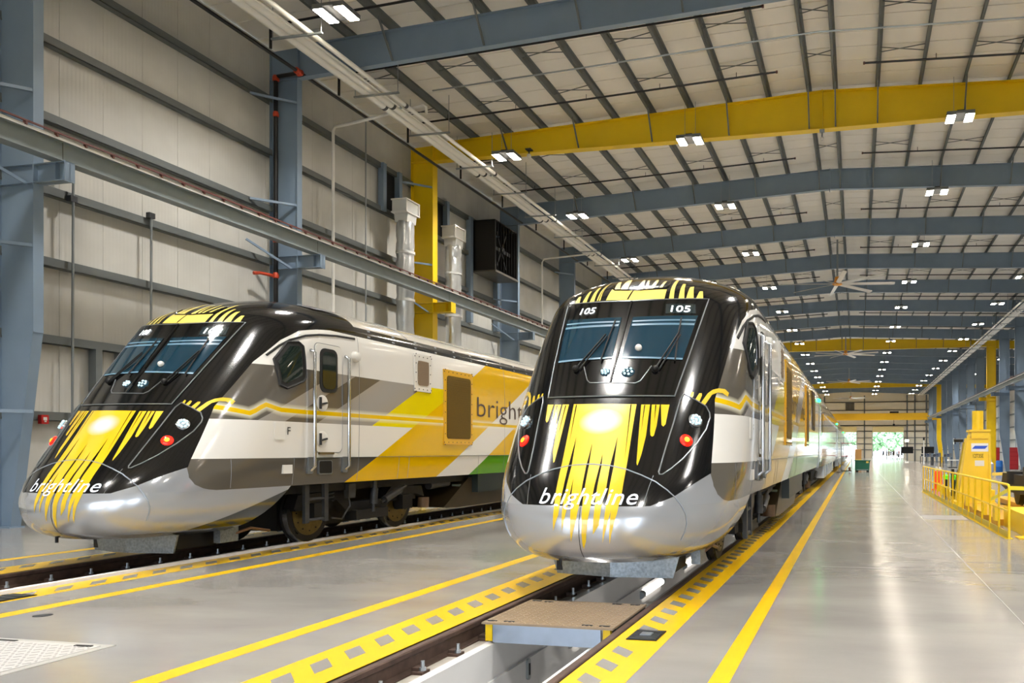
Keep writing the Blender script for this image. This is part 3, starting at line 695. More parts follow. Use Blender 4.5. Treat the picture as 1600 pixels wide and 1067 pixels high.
# ------------------------------------------------------------------ the building
Y0, Y1 = -12.0, 172.0
RX, RZ, RS = -1.25, 14.87, .042             # ridge
XL, XR = -18.15, 24.0
def zr(x): return RZ - RS * abs(x - RX)      # top of rafters
def floor_mat():
    g = NG('epoxy_floor', .2, 0, 0)
    n = g.nt.nodes.new('ShaderNodeTexNoise'); n.inputs['Scale'].default_value = .5; n.inputs['Detail'].default_value = 6
    mp = g.nt.nodes.new('ShaderNodeMapping'); mp.inputs['Scale'].default_value = (1, 2.2, 1); g.nt.links.new(g.co, mp.inputs['Vector']); g.nt.links.new(mp.outputs[0], n.inputs['Vector'])
    n2 = g.nt.nodes.new('ShaderNodeTexNoise'); n2.inputs['Scale'].default_value = 70; n2.inputs['Detail'].default_value = 2; g.nt.links.new(g.co, n2.inputs['Vector'])
    r = g.ramp(n.outputs['Fac'], .3, .7)
    c = g.mix(r, g.col('7f7c78'), g.col('8f8c87'))
    rr = g.nt.nodes.new('ShaderNodeMapRange'); g.nt.links.new(n.outputs['Fac'], rr.inputs['Value']); rr.inputs['From Min'].default_value = .3; rr.inputs['From Max'].default_value = .7
    rr.inputs['To Min'].default_value = .13; rr.inputs['To Max'].default_value = .21; g.nt.links.new(rr.outputs[0], g.b.inputs['Roughness'])
    n3 = g.nt.nodes.new('ShaderNodeTexNoise'); n3.inputs['Scale'].default_value = 2.2; n3.inputs['Detail'].default_value = 4
    mp3 = g.nt.nodes.new('ShaderNodeMapping'); mp3.inputs['Scale'].default_value = (1, 2.5, 1); g.nt.links.new(g.co, mp3.inputs['Vector']); g.nt.links.new(mp3.outputs[0], n3.inputs['Vector'])
    hh = g.op('ADD', g.op('MULTIPLY', n3.outputs['Fac'], 2.2), g.op('MULTIPLY', n2.outputs['Fac'], .22))
    bp = g.nt.nodes.new('ShaderNodeBump'); bp.inputs['Strength'].default_value = .06; bp.inputs['Distance'].default_value = .01
    g.nt.links.new(hh, bp.inputs['Height']); g.nt.links.new(bp.outputs[0], g.b.inputs['Normal'])
    return g.out(c)
def wall_mat():
    g = NG('insulated_wall_panel', .38, 0, 0)
    n = g.nt.nodes.new('ShaderNodeTexWave'); n.wave_type = 'BANDS'; n.bands_direction = 'Y'; n.inputs['Scale'].default_value = 3.2; n.inputs['Distortion'].default_value = 0
    geo = g.nt.nodes.new('ShaderNodeNewGeometry'); g.nt.links.new(geo.outputs['Position'], n.inputs['Vector'])
    n2 = g.nt.nodes.new('ShaderNodeTexNoise'); n2.inputs['Scale'].default_value = 1.1; g.nt.links.new(geo.outputs['Position'], n2.inputs['Vector'])
    bp = g.nt.nodes.new('ShaderNodeBump'); bp.inputs['Strength'].default_value = .35; bp.inputs['Distance'].default_value = .006
    g.nt.links.new(n.outputs['Fac'], bp.inputs['Height']); g.nt.links.new(bp.outputs[0], g.b.inputs['Normal'])
    return g.out(g.mix(g.ramp(n2.outputs['Fac'], .3, .7), g.col('b8b7b1'), g.col('c4c3bd')))
M_FLOOR = floor_mat(); M_WALL = wall_mat()
M_WALLBRIGHT = mat('brightened_end_wall', 'e4ddcb', .45, vary=.03)  # wall colour lightened; the far end's brightness is put into this paint
M_STEEL = mat('blue_grey_steel_paint', '728497', .42, vary=.08, scale=1.5)
M_YSTEEL = mat('yellow_steel_paint', 'e0bc00', .4, vary=.06, scale=1.2)
M_GIRT = mat('grey_girt_paint', '5d6262', .5, vary=.12, scale=2)
M_ROOF = mat('white_roof_liner', 'ece8e0', .4, vary=.05, scale=.8)
M_YPAINT = mat('yellow_floor_paint', 'dcae00', .3, vary=.06, scale=3)
M_GPAINT = mat('grey_floor_paint', '83807c', .25)
M_CONC = mat('pit_ledge_concrete', '9a938a', .6, vary=.2, scale=6)
M_PITWHITE = mat('gloss_white_pit_paint', 'dcdcdc', .18, vary=.04, scale=2)
M_RAIL = mat('rusty_rail', '57443b', .55, .4, vary=.45, scale=9)
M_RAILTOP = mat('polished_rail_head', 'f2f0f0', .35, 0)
M_BOLT = mat('zinc_bolt', 'b5bcc2', .3, .9)
M_BLKPIPE = mat('black_sprinkler_pipe', '131213', .4, .2)
M_COUP = mat('orange_coupling', 'b03a1a', .45)
M_CAP = mat('dark_pipe_cap', '4a1c14', .5)
M_PIPEW = mat('white_pipe_jacket', 'efede8', .35)
M_CONDUIT = mat('galvanized_conduit', '9aa0a2', .35, .7)
M_REDBAR = mat('red_conductor_bar', '5a2e28', .5)
M_LAMP = mat('lamp_panel', 'ffffff', .5, emit='fff1dc', estr=LAMP)
M_HOUS = mat('lamp_housing', '6d7072', .45, .5)
M_FOIL = mat('silver_duct_foil', 'd5d8da', .28, .8, bump=.5, bscale=9)
M_DUCTW = mat('duct_box_white', 'c9cac8', .5)
# floor slabs around the two track pits
TR = (-10.39, -2.89)
fl = MB()
edges = [-19.5] + [e for t in TR for e in (t - .815, t + .815)] + [8.0]
for i in range(0, len(edges), 2): fl.box(edges[i], edges[i + 1], Y0 - 12, Y1 + 4, -.3, 0)
floor = struct('floor', fl, M_FLOOR)
struct('floor_lower', MB().box(8.0, XR + .5, Y0 - 12, Y1 + 4, -.9, -.62), M_FLOOR)
def paint(x0, x1, y0, y1, name='painted_line', m=M_YPAINT, z=.002, zb=-.01):
    return MB().box(x0, x1, y0, y1, zb, z).build(name, m, floor)
def sheared(x0, x1, y, d, sh, name='unpainted_block', m=M_GPAINT, z=.004):
    return [(x0, y, z), (x1, y - sh, z), (x1, y - sh + d, z), (x0, y + d, z)]
ye = Y1
for x0, x1 in ((-5.06, -4.87), (-1.04, -.89), (-8.48, -8.28), (-12.70, -12.50)): paint(x0, x1, Y0, ye)
for x0, x1 in ((-4.29, -3.705), (-2.075, -1.615), (-9.575, -9.09), (-11.80, -11.205)): paint(x0, x1, Y0, ye, 'painted_band')
BLOCK = MB().prism([(-.1, .1, 0), (.1, -.1, 0), (.1, .1, 0), (-.1, .3, 0)], (0, 0, -.005), (0, 0, .004)).mesh('unpainted_block', M_GPAINT)
BLOCK2 = MB().prism([(-.09, .08, 0), (.09, -.08, 0), (.09, .1, 0), (-.09, .26, 0)], (0, 0, -.005), (0, 0, .004)).mesh('unpainted_block', M_GPAINT)
for k in range(70): link('unpainted_block', BLOCK, floor, (-4.025, 3.05 + .405 * k, 0))
for k in range(70):
    y = 3.36 + .4 * k - .2
    if not 6.1 < y < 6.75: link('unpainted_block', BLOCK2, floor, (-1.885, y, 0))
for k in range(70):
    y = 5.2 + .43 * k
    if not 5.8 < y < 6.85: link('unpainted_block', BLOCK, floor, (-9.31, y, 0))
for k in range(40): link('unpainted_block', BLOCK, floor, (-11.6, 6.62 + .41 * k, 0))
def plate_set(name, lab, x0, x1, y0, y1, m, n):
    t = thing(name, lab, 'floor grate', ((x0 + x1) / 2, (y0 + y1) / 2, 0))
    w2, h2 = (x1 - x0) / 2, (y1 - y0) / 2
    MB().box(-w2, w2, -h2, h2, .003, .010).build('base_plate', m, t)
    for i in range(n):
        MB().box(-w2 + .015, w2 - .015, -h2 + .02 + i * (2 * h2 - .04) / n, -h2 + .02 + (i + .6) * (2 * h2 - .04) / n, .010, .016).build('bar', M_GREYSTEEL, t)
    MB().box(-.05, .05, -.05, .05, .010, .024).build('latch', M_BOLT, t)
plate_set('anchor_grate', 'small black grate set in the checkered yellow band beside the bridge plate', -1.975, -1.70, 6.44, 6.80, M_BLACK, 6)
plate_set('anchor_grate', 'small black grate set in the yellow band beside the wall-side track', -9.50, -9.15, 6.3, 7.02, M_BLACK, 6)
MB().lathe((-7.985, 6.18, 0), (0, 0, 1), [(.075, .001), (.075, .004), (.02, .005)], 20)
dr = tag(MB().lathe((-7.985, 6.18, 0), (0, 0, 1), [(.08, .0), (.08, .004), (.06, .006), (.01, .007)], 20).build('floor_drain', M_GREYSTEEL, None, True), 'small round dark drain cover between the tracks', 'drain cover')
# access hatch at the lower left
h = thing('floor_hatch', 'pale chequer-plate access hatch set flush in the grey floor', 'hatch', (-7.0, 4.6, 0))
MB().box(-.85, .85, -.82, .76, .0, .004).build('hatch_frame', mat('hatch_frame_grey', 'b4b2ad', .4, .3), h)
MB().box(-.77, .77, -.75, .69, .004, .010).build('hatch_plate', mat('hatch_plate_grey', 'c9c7c4', .4, .3), h)
bm_ = MB(); tr_ = MB().box(-.02, .02, -.006, .006, 0, .003)
for i in range(22):
    for j in range(20):
        a = .78 if (i + j) % 2 else -.78; cx, cy = -.73 + i * .0695, -.70 + j * .0695
        dx, dy = .026 * math.cos(a), .026 * math.sin(a)
        bm_.prism([(cx - dx - dy * .3, cy - dy + dx * .3, .010), (cx + dx - dy * .3, cy + dy + dx * .3, .010), (cx + dx + dy * .3, cy + dy - dx * .3, .010), (cx - dx + dy * .3, cy - dy - dx * .3, .010)], (0, 0, 0), (0, 0, .003))
o = bm_.build('tread_lugs', mat('hatch_plate_worn', 'aeaba8', .35, .4), h); o['kind'] = 'stuff'
MB().box(.55, .72, .64, .67, .010, .016).build('hatch_handle', M_BLACK, h); MB().box(-.4, -.1, .66, .69, .010, .014).build('hatch_handle', M_BLACK, h)
# saw-cut joints in the aisle floor
for y in (11.1, 23.5, 38): MB().box(-.5, 7.9, y, y + .012, -.02, .0012).build('floor_joint', mat('joint_filler', '8d8a86', .4), floor)
for x in (1.55, 4.5): MB().box(x, x + .012, 2, 150, -.02, .0012).build('floor_joint', mat('joint_filler', '8d8a86', .4), floor)
MB().box(1.6, 2.6, 19.2, 20.4, -.01, .003).build('floor_patch', mat('patch_grey', '878480', .35), floor)
# pits and rails
def pit(tc, name, lit):
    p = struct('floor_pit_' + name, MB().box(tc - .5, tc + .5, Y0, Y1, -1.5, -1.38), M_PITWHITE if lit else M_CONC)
    for s in (-1, 1):
        a, b = sorted((tc + s * .815, tc + s * .56)); MB().box(a, b, Y0, Y1, -.5, -.185).build('rail_ledge', M_CONC, p)
        a, b = sorted((tc + s * .56, tc + s * .47)); MB().box(a, b, Y0, Y1, -.5, -.17).build('ledge_edge', M_PITWHITE, p)
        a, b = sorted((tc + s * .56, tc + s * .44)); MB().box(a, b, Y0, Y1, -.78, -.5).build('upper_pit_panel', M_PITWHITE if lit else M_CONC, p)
        for k in range(16):
            y = 3.3 + k * 1.5
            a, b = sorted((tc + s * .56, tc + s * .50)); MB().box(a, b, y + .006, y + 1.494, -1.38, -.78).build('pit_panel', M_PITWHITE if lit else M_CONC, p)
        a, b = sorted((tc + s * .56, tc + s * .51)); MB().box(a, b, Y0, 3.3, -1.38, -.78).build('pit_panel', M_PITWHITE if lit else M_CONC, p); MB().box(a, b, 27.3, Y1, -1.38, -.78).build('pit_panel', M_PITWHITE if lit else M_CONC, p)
        a, b = sorted((tc + s * .85, tc + s * .56)); MB().box(a, b, Y0, Y1, -1.5, -.5).build('pit_backing', M_CONC, p)
pit(TR[1], 'middle', True); pit(TR[0], 'wall_side', False)
RP = [(-.07, 0), (.07, 0), (.07, .014), (.012, .03), (.012, .125), (.036, .14), (.037, .178), (.03, .185), (-.03, .185), (-.037, .178), (-.036, .14), (-.012, .125), (-.012, .03), (-.07, .014)]
CLIP = None
rail_lab = {(0, -1): 'rail of the wall-side track nearer the wall', (0, 1): 'shiny rail of the wall-side track on its aisle side', (1, -1): 'rusty rail of the pit track on its wall side', (1, 1): 'rusty rail of the pit track beside the walkway'}
for ti, tc in enumerate(TR):
    for s in (-1, 1):
        x = tc + s * .752
        r = thing('rail', 'steel ' + rail_lab[(ti, s)], 'rail', (x, 0, -.185), 'crane-free track rails')
        r['group'] = 'track rails'
        MB().prism([(a, 0, b) for a, b in RP], (0, Y0, 0), (0, Y1, 0)).build('rail_section', M_RAIL, r)
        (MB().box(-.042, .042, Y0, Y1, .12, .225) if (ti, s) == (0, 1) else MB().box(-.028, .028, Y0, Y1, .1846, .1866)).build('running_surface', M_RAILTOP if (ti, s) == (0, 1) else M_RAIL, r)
        for k in range(34 if ti else 30):
            y = (3.45 if ti else 5.2) + .572 * k
            if CLIP is None:
                CLIP = MB().cbox((0, 0, .012), (.10, .12, .024)).cbox((-.03 , 0, .035), (.06, .07, .03)).mesh('rail_clip', M_RAIL)
                BOLT = MB().lathe((.02, 0, .02), (0, 0, 1), [(.028, 0), (.028, .03), (.016, .031), (.016, .085)], 8).mesh('clip_bolt', M_BOLT)
            c = link('rail_clip', CLIP, r, (-s * .115, y, 0)); c.rotation_euler = (0, 0, 0 if s < 0 else math.pi)
            link('clip_bolt', BOLT, c)
# pit lamps and handle
for k in range(6):
    y = 8.55 + k * 3.05
    L = thing('pit_lamp', 'white tubular lamp inside the pit, %s from the open end' % ORD[k], 'pit lamp', (TR[1] - .43, y, -.62), 'lamps along the inspection pit')
    MB().tube([(0, 0, 0), (0, .14, 0)], .06, 14).build('end_cap', M_CONDUIT, L, True); MB().tube([(0, .14, 0), (0, 1.3, 0)], .05, 14).build('lamp_tube', mat('pit_tube', 'ffffff', .3, emit='fff6ea', estr=6), L, True)
    MB().tube([(0, 1.3, 0), (0, 1.44, 0)], .06, 14).build('end_cap', M_CONDUIT, L, True)
h = thing('pit_socket', 'grey capsule-shaped handle plate on the white pit wall', 'handle', (TR[1] - .44, 7.4, -.60))
MB().prism([(0, a, b) for a, b in rrect(-.035, .035, -.11, .11, .034)], (0, 0, 0), (.025, 0, 0)).build('handle_plate', M_CONDUIT, h); MB().box(.025, .03, -.01, .012, -.06, .06).build('slot', M_BLACK, h)
po = thing('pit_support', 'white perforated post standing in the pit below the plough', 'post', (-2.45, 8.95, -1.38))
MB().box(-.05, .05, -.07, .07, 0, 1.2).build('post', M_PITWHITE, po)
for k in range(20): MB().box(-.03, .03, -.076, -.07, .08 + k * .055, .11 + k * .055).build('hole', mat('post_hole', '7b5d4c', .6), po)
# bridge plate across the pit
bp_ = thing('bridge_plate', 'brown chequer-plate bridge laid across the inspection pit', 'bridge plate', (-2.83, 7.27, 0))
MB().box(-.65, .65, -.57, .57, .01, .028).build('tread_plate', mat('brown_tread_plate', '93806a', .4, .3, vary=.2, scale=5), bp_)
lug = MB()
for i in range(20):
    for j in range(17):
        cx, cy = -.61 + i * .064, -.53 + j * .066; a = .8 if (i + j) % 2 else -.8; dx, dy = .022 * math.cos(a), .022 * math.sin(a)
        lug.prism([(cx - dx - dy * .3, cy - dy + dx * .3, .028), (cx + dx - dy * .3, cy + dy + dx * .3, .028), (cx + dx + dy * .3, cy + dy - dx * .3, .028), (cx - dx + dy * .3, cy - dy - dx * .3, .028)], (0, 0, 0), (0, 0, .004))
o = lug.build('tread_lugs', mat('brown_tread_lug', 'ab9880', .35, .4), bp_); o['kind'] = 'stuff'
MB().box(-.54, .53, -.56, -.53, -.16, .01).build('front_beam', mat('bare_aluminium', 'aab8cc', .3, .8, vary=.1, scale=6), bp_); MB().box(-.54, .53, .53, .56, -.16, .01).build('rear_beam', mat('bare_aluminium', 'aab8cc', .3, .8), bp_)
for s in (-1, 1):
    for y in (-.55, .46): MB().box(s * .55, s * .62, y, y + .09, -.15, .01).build('end_bracket', M_YSTEEL, bp_)
    MB().box(s * .62, s * .66, -.5, .5, -.08, .01).build('side_channel', M_DARKSTEEL, bp_)
for x, y in ((-.58, -.5), (-.4, -.5), (.38, -.5), (.55, -.5), (-.55, .5), (-.4, .47), (.35, .5), (.55, .5)): MB().box(x - .05, x + .05, y - .012, y + .012, .028, .036).build('lifting_slot', M_GREYSTEEL, bp_)
# ------------------------------------------------------------------ walls
wl = struct('wall_left', MB().box(XL - .25, XL - .08, Y0, Y1, -.3, 14.4), M_WALL)
PANEL = MB().box(-.09, 0, .0, 1.052, 0, 14.35).mesh('wall_panel', M_WALL)
k = 0
y = 11.24
while y < 62: link('wall_panel', PANEL, wl, (XL, y, 0)); y += 1.06
MB().box(XL - .09, XL, Y0, 11.235, 0, 14.35).build('wall_panel', M_WALL, wl); MB().box(XL - .09, XL, y, Y1, 0, 14.35).build('wall_panel', M_WALL, wl)
for z in (2.33, 4.08, 5.84, 7.46, 9.12, 10.88, 12.55):
    for a, b in ((Y0, 13.05), (13.05, 20.85), (20.85, 28.7), (28.7, 36.7), (36.7, 44.7), (44.7, 52.7), (52.7, Y1)):
        g = MB()
        g.box(XL, XL + .21, a, b, z, z + .012); g.box(XL + .198, XL + .21, a, b, z, z + .05); g.box(XL, XL + .012, a, b, z, z + .2)
        g.prism([(XL, 0, z + .2), (XL + .012, 0, z + .2), (XL + .2, 0, z + .012), (XL + .19, 0, z)], (0, a, 0), (0, b, 0))
        g.box(XL + .02, XL + .20, a, b, z + .19, z + .202); g.box(XL + .19, XL + .202, a, b, z + .0, z + .2)
        g.build('girt', M_GIRT, wl)
bb = MB().box(XL, XL + .06, Y0, Y1, 0, .35)
tag(bb.build('baseboard_left', M_GIRT), kind='structure')
wr = struct('wall_right', MB().box(XR, XR + .2, Y0, Y1, -.62, 14.4), M_WALL)
for z in (1.2, 3.2, 5.2, 7.2, 9.2, 11.2, 13.0): MB().box(XR - .2, XR, Y0, Y1, z, z + .2).build('girt', M_GIRT, wr)
for k in range(22):
    MB().box(XR - .24, XR - .2, 60 + k * 5, 60.3 + k * 5, -.62, 13.5).build('wall_post', M_STEEL, wr)
def end_wall(name, y, doors, ztop, sgn, detail):
    """wall in the XZ plane with door openings (x0, x1, ztop)"""
    xs = [XL - .2]; w_ = MB()
    ds = sorted(doors)
    for x0, x1, zt in ds:
        w_.box(xs[-1], x0, y, y + .2 * sgn, -.62, ztop) if sgn > 0 else w_.box(xs[-1], x0, y - .2, y, -.62, ztop)
        (w_.box(x0, x1, y, y + .2, zt, ztop) if sgn > 0 else w_.box(x0, x1, y - .2, y, zt, ztop)); xs.append(x1)
    w_.box(xs[-1], XR + .2, min(y, y + .2 * sgn), max(y, y + .2 * sgn), -.62, ztop)
    o = struct(name, w_, M_WALLBRIGHT)
    if detail:
        for z in (1.7, 3.0, 4.3, 5.75, 7.0, 8.9, 10.3, 12.1):
            lo = XL
            for x0, x1, zt in ds + [(XR, XR, 99)]:
                if z < zt:
                    MB().box(lo, x0, y - .2, y, z, z + .16).build('girt', M_GIRT, o); lo = x1
            if z >= ds[-1][2]: MB().box(XL, XR, y - .2, y, z, z + .16).build('girt', M_GIRT, o)
        for x in (-14, -7, 1.6, 10.6, 12.2, 14.6): MB().box(x - .14, x + .14, y - .45, y, -.62 if x > 8 else 0, 13.6).build('wind_post', M_GIRT, o)
        for i, (x0, x1, zt) in enumerate(ds):
            MB().box(x0 - .25, x0, y - .3, y, 0, zt + .1).build('door_jamb', M_WALL, o); MB().box(x1, x1 + .25, y - .3, y, 0, zt + .1).build('door_jamb', M_WALL, o)
            MB().box(x0 - .1, x1 + .1, y - .7, y - .2, zt, zt + 1.2).build('rolled_door_hood', mat('cream_hood', 'd6c690', .5), o)
    return o
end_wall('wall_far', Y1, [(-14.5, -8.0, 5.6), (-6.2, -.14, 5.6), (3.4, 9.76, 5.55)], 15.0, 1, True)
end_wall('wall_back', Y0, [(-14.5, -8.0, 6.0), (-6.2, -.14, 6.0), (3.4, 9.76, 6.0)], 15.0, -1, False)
# ------------------------------------------------------------------ roof
def roof_pt(x): return zr(x) + .25
roof = MB()
for x0, x1 in ((XL - .3, RX), (RX, XR + .3)):
    roof.prism([(x0, 0, roof_pt(x0) + .03), (x1, 0, roof_pt(x1) + .03), (x1, 0, roof_pt(x1) + .2), (x0, 0, roof_pt(x0) + .2)], (0, Y0 - .3, 0), (0, Y1 + .3, 0))
ceil_ = struct('ceiling', roof, M_ROOF)
RPM = []
for x0, x1 in ((XL, RX), (RX, XR)):
    RPM.append(MB().prism([(x0, 0, roof_pt(x0)), (x1, 0, roof_pt(x1)), (x1, 0, roof_pt(x1) + .04), (x0, 0, roof_pt(x0) + .04)], (0, .016, 0), (0, .904, 0)).mesh('roof_panel', M_ROOF))
y = 15.0
while y < 74:
    for m_ in RPM: link('roof_panel', m_, ceil_, (0, y, 0))
    y += .92
for ya, yb_ in ((Y0, 14.99), (y, Y1)):
    for x0, x1 in ((XL, RX), (RX, XR)):
        MB().prism([(x0, 0, roof_pt(x0)), (x1, 0, roof_pt(x1)), (x1, 0, roof_pt(x1) + .04), (x0, 0, roof_pt(x0) + .04)], (0, ya, 0), (0, yb_, 0)).build('roof_panel', M_ROOF, ceil_)
PX_ = []
x = RX - .48
while x > XL + .3: PX_.append(x); x -= 1.5
x = RX + .48
while x < XR: PX_.append(x); x += 1.5
PX_.sort()
for x in PX_:
    z = zr(x); s = -1 if x < RX else 1
    MB().box(x - .012, x + .012, Y0, Y1, z, z + .25).box(x - .085, x, Y0, Y1, z, z + .014).box(x, x + .085, Y0, Y1, z + .236, z + .25).box(x - .085, x - .073, Y0, Y1, z, z + .04).build('purlin', M_GIRT, ceil_)
FY = [13.05, 20.85] + [28.7 + 8 * i for i in range(18)]
near_b, far_b = [], MB()
def xbrace(mb, xa, xb, y, ox=0, oy=0, oz=0):
    za, zb = zr(xa), zr(xb)
    mb.bar((xa - ox, y - oy, za + .03 - oz), (xb - ox, y - oy, zb + .22 - oz), .03, .02); mb.bar((xa - ox, y - oy + .05, za + .22 - oz), (xb - ox, y - oy + .05, zb + .03 - oz), .03, .02)
for bi in range(len(FY) - 1):
    for fr_ in (.33, .67):
        y = FY[bi] + (FY[bi + 1] - FY[bi]) * fr_
        for i in range(len(PX_) - 1):
            if bi < 5 and i % 2 == 0 and PX_[i] < 16:
                m_ = MB(); xbrace(m_, PX_[i], PX_[i + 1], y); m_.build('purlin_bracing', M_GIRT, ceil_)
            elif bi < 12 and i % 2 == 0: xbrace(far_b, PX_[i], PX_[i + 1], y)
o = far_b.build('purlin_bracing', M_GIRT, ceil_); o['kind'] = 'stuff'
# ------------------------------------------------------------------ steel frames
def frame_meshes(m, deep, fw):
    """(name, mesh) parts of one portal frame, origin on the ridge plane at floor level"""
    d0 = .70 if deep else 1.0; d1 = 1.42 if deep else .95
    P = []
    def add(name, mb): P.append((name, mb.mesh(name, m)))
    for s in (-1, 1):
        xe = -17.0 if s < 0 else 14.5                      # inner face of the column
        ze, zrg = zr(xe), RZ
        # rafter
        top = [(xe, ze), (RX, zrg)]; bot = [(RX, zrg - d1), (xe, ze - d0)]
        r = MB(); r.prism([(a, 0, b) for a, b in top + bot], (0, -.012, 0), (0, .012, 0))
        r.bar((xe, 0, ze - .012), (RX, 0, zrg - .012), fw, .024); r.bar((xe, 0, ze - d0 + .012), (RX, 0, zrg - d1 + .012), fw, .024)
        if s > 0: r.prism([(xe + .9, 0, zr(xe + .9)), (XR, 0, zr(XR)), (XR, 0, zr(XR) - .8), (xe + .9, 0, zr(xe + .9) - .9)], (0, -.012, 0), (0, .012, 0)); r.bar((xe + .9, 0, zr(xe + .9) - .9), (XR, 0, zr(XR) - .8), fw, .024)
        add('rafter', r)
        # column
        zb = 0 if s < 0 else -.62
        xo = -17.95 if s < 0 else 15.45; kn = 4.15 if s < 0 else 3.5; xb = -17.6 if s < 0 else 15.1
        c = MB(); c.prism([(xo, 0, zb), (xb, 0, zb), (xe, 0, kn), (xe, 0, ze - .02), (xo, 0, zr(xo) - .02)], (0, -.012, 0), (0, .012, 0))
        c.box(min(xo, xo + s * .024), max(xo, xo + s * .024), -fw / 2, fw / 2, zb, zr(xo) - .02)
        c.box(min(xe, xe - s * .024), max(xe, xe - s * .024), -fw / 2, fw / 2, kn, ze - .02)
        c.bar((xb, 0, zb), (xe, 0, kn), fw, .024, up=(1, 0, 0))
        c.box(min(xo, xb) - .06, max(xo, xb) + .06, -fw / 2 - .05, fw / 2 + .05, zb, zb + .03)
        add('column', c)
        c = MB(); c.box(min(xo, xe), max(xo, xe), -fw / 2, fw / 2, ze - d0 - .01, ze - d0 + .012); add('haunch_stiffener', c)
        # crane bracket
        xa = xe; xz = xe - s * .85; zt = 7.70
        b = MB(); b.box(min(xa, xz), max(xa, xz), -.012, .012, zt - .4, zt); b.box(min(xa, xz), max(xa, xz), -fw / 2, fw / 2, zt - .02, zt); b.box(min(xa, xz), max(xa, xz), -fw / 2, fw / 2, zt - .4, zt - .38)
        b.box(min(xz, xz + s * .02), max(xz, xz + s * .02), -fw / 2, fw / 2, zt - .42, zt); b.box(min(xz + s * .25, xz + s * .27), max(xz + s * .25, xz + s * .27), -fw / 2, fw / 2, zt - .4, zt)
        for z in (zt - .4, zt - .01): b.box(min(xo, xa), max(xo, xa), -fw / 2, fw / 2, z, z + .016)
        add('crane_bracket', b)
    # bolted ridge splice
    b = MB(); b.box(RX - .02, RX + .02, -fw / 2, fw / 2, RZ - d1 - .08, RZ + .02); add('ridge_splice', b)
    return P
def braces(deep):
    d0 = .70 if deep else 1.0; d1 = 1.42 if deep else .95
    P = []
    for i, x in enumerate(PX_):
        if not -16.3 < x < 13.8 or (i % 2 and abs(x - RX) > .6): continue
        t = abs(x - RX) / (RX + 17.0); dep = d1 + (d0 - d1) * t
        P.append(MB().bar((x, -.02, zr(x) - dep + .06), (x, -.75, zr(x) + .04), .05, .05, up=(1, 0, 0)).mesh('flange_brace', M_GIRT))
    return P
def girt_braces():
    return [MB().bar((-17.05, -.05, z + .15), (-17.93, -.95, z + .15), .06, .07).mesh('girt_brace', M_STEEL) for z in (2.33, 5.84, 9.12, 12.3)] + [MB().bar((-17.2, -.05, 7.3), (-17.93, -1.1, 8.0), .06, .06).mesh('girt_brace', M_STEEL)]
FM = {False: frame_meshes(M_STEEL, False, .21), True: frame_meshes(M_YSTEEL, True, .36)}
FB = {False: braces(False), True: braces(True)}; GB = girt_braces()
nb = ny = 0
for fi, y in enumerate(FY):
    deep = any(abs(y - q) < .1 for q in (28.7, 92.7, 148.7))
    if deep: lab = 'yellow painted steel portal frame, %s of the yellow ones from the front' % ORD[ny]; ny += 1
    else: lab = 'blue-grey steel portal frame, %s of the grey ones from the front' % ORD[nb]; nb += 1
    t = thing('portal_frame', lab, 'steel frame', (0, y, 0), 'steel portal frames')
    for n_, me in FM[deep]: link(n_, me, t)
    if y < 100:
        for me in FB[deep]: link('flange_brace', me, t)
        if y < 60:
            for me in GB: link('girt_brace', me, t)
# ------------------------------------------------------------------ crane runways
def runway(x, s, ya, yb, lab):
    t = thing('crane_runway', lab, 'crane rail', (x, 0, 7.70), 'crane runway beams')
    f = .15
    MB().box(-.01, .01, ya, yb, 0, .44).box(-f, f, ya, yb, 0, .02).box(-f, f, ya, yb, .42, .44).build('beam', mat('runway_grey', '7d8687', .45, vary=.08), t)
    MB().box(-.03, .03, ya, yb, .44, .52).build('crane_rail', M_GREYSTEEL, t)
    MB().box(s * f, s * (f + .02), ya, yb, .40, .46).build('lit_flange_edge', mat('lit_edge_paint', 'c9c8c2', .4), t)  # pale strip: light along the top flange edge, put into the colour
    MB().box(s * (f + .03), s * (f + .06), ya, yb, .50, .535).build('conductor_bar', M_REDBAR, t)
    br = MB().box(s * (f - .02), s * (f + .055), -.02, .02, .44, .52).mesh('conductor_clip', M_REDBAR)
    y = ya + .4
    while y < 60: link('conductor_clip', br, t, (0, y, 0)); y += .61
    for y in FY: MB().box(-.012, .013, y - .006, y + .006, 0, .43).build('beam_joint', M_BLACK, t)
runway(-16.35, 1, Y0, 166, 'long grey crane runway beam with red conductor bar along the panelled wall')
runway(13.85, -1, Y0, 164, 'long pale crane runway beam with pink conductor bar on the column row beyond the walkway')
# bridge crane parked at the far end
t = thing('bridge_crane', 'yellow overhead bridge crane girder parked before the far doors', 'crane', (0, 160, 0))
MB().box(-16.3, 13.8, -.35, .35, 7.75, 9.15).build('girder', mat('crane_yellow', 'e8b600', .4), t)
for x in (-16.35, 13.85): MB().box(x - .25, x + .25, -1.6, 1.6, 8.15, 8.6).build('end_truck', M_YSTEEL, t)
MB().box(6.5, 8.2, -.4, .8, 9.15, 9.5).build('hoist_trolley', M_DARKSTEEL, t); MB().tube([(7.3, .5, 9.2), (7.3, .5, 7.0)], .05, 6).build('hoist_rope', M_BLACK, t); MB().box(7.1, 7.5, .35, .65, 6.6, 7.0).build('hook_block', M_BLACK, t)
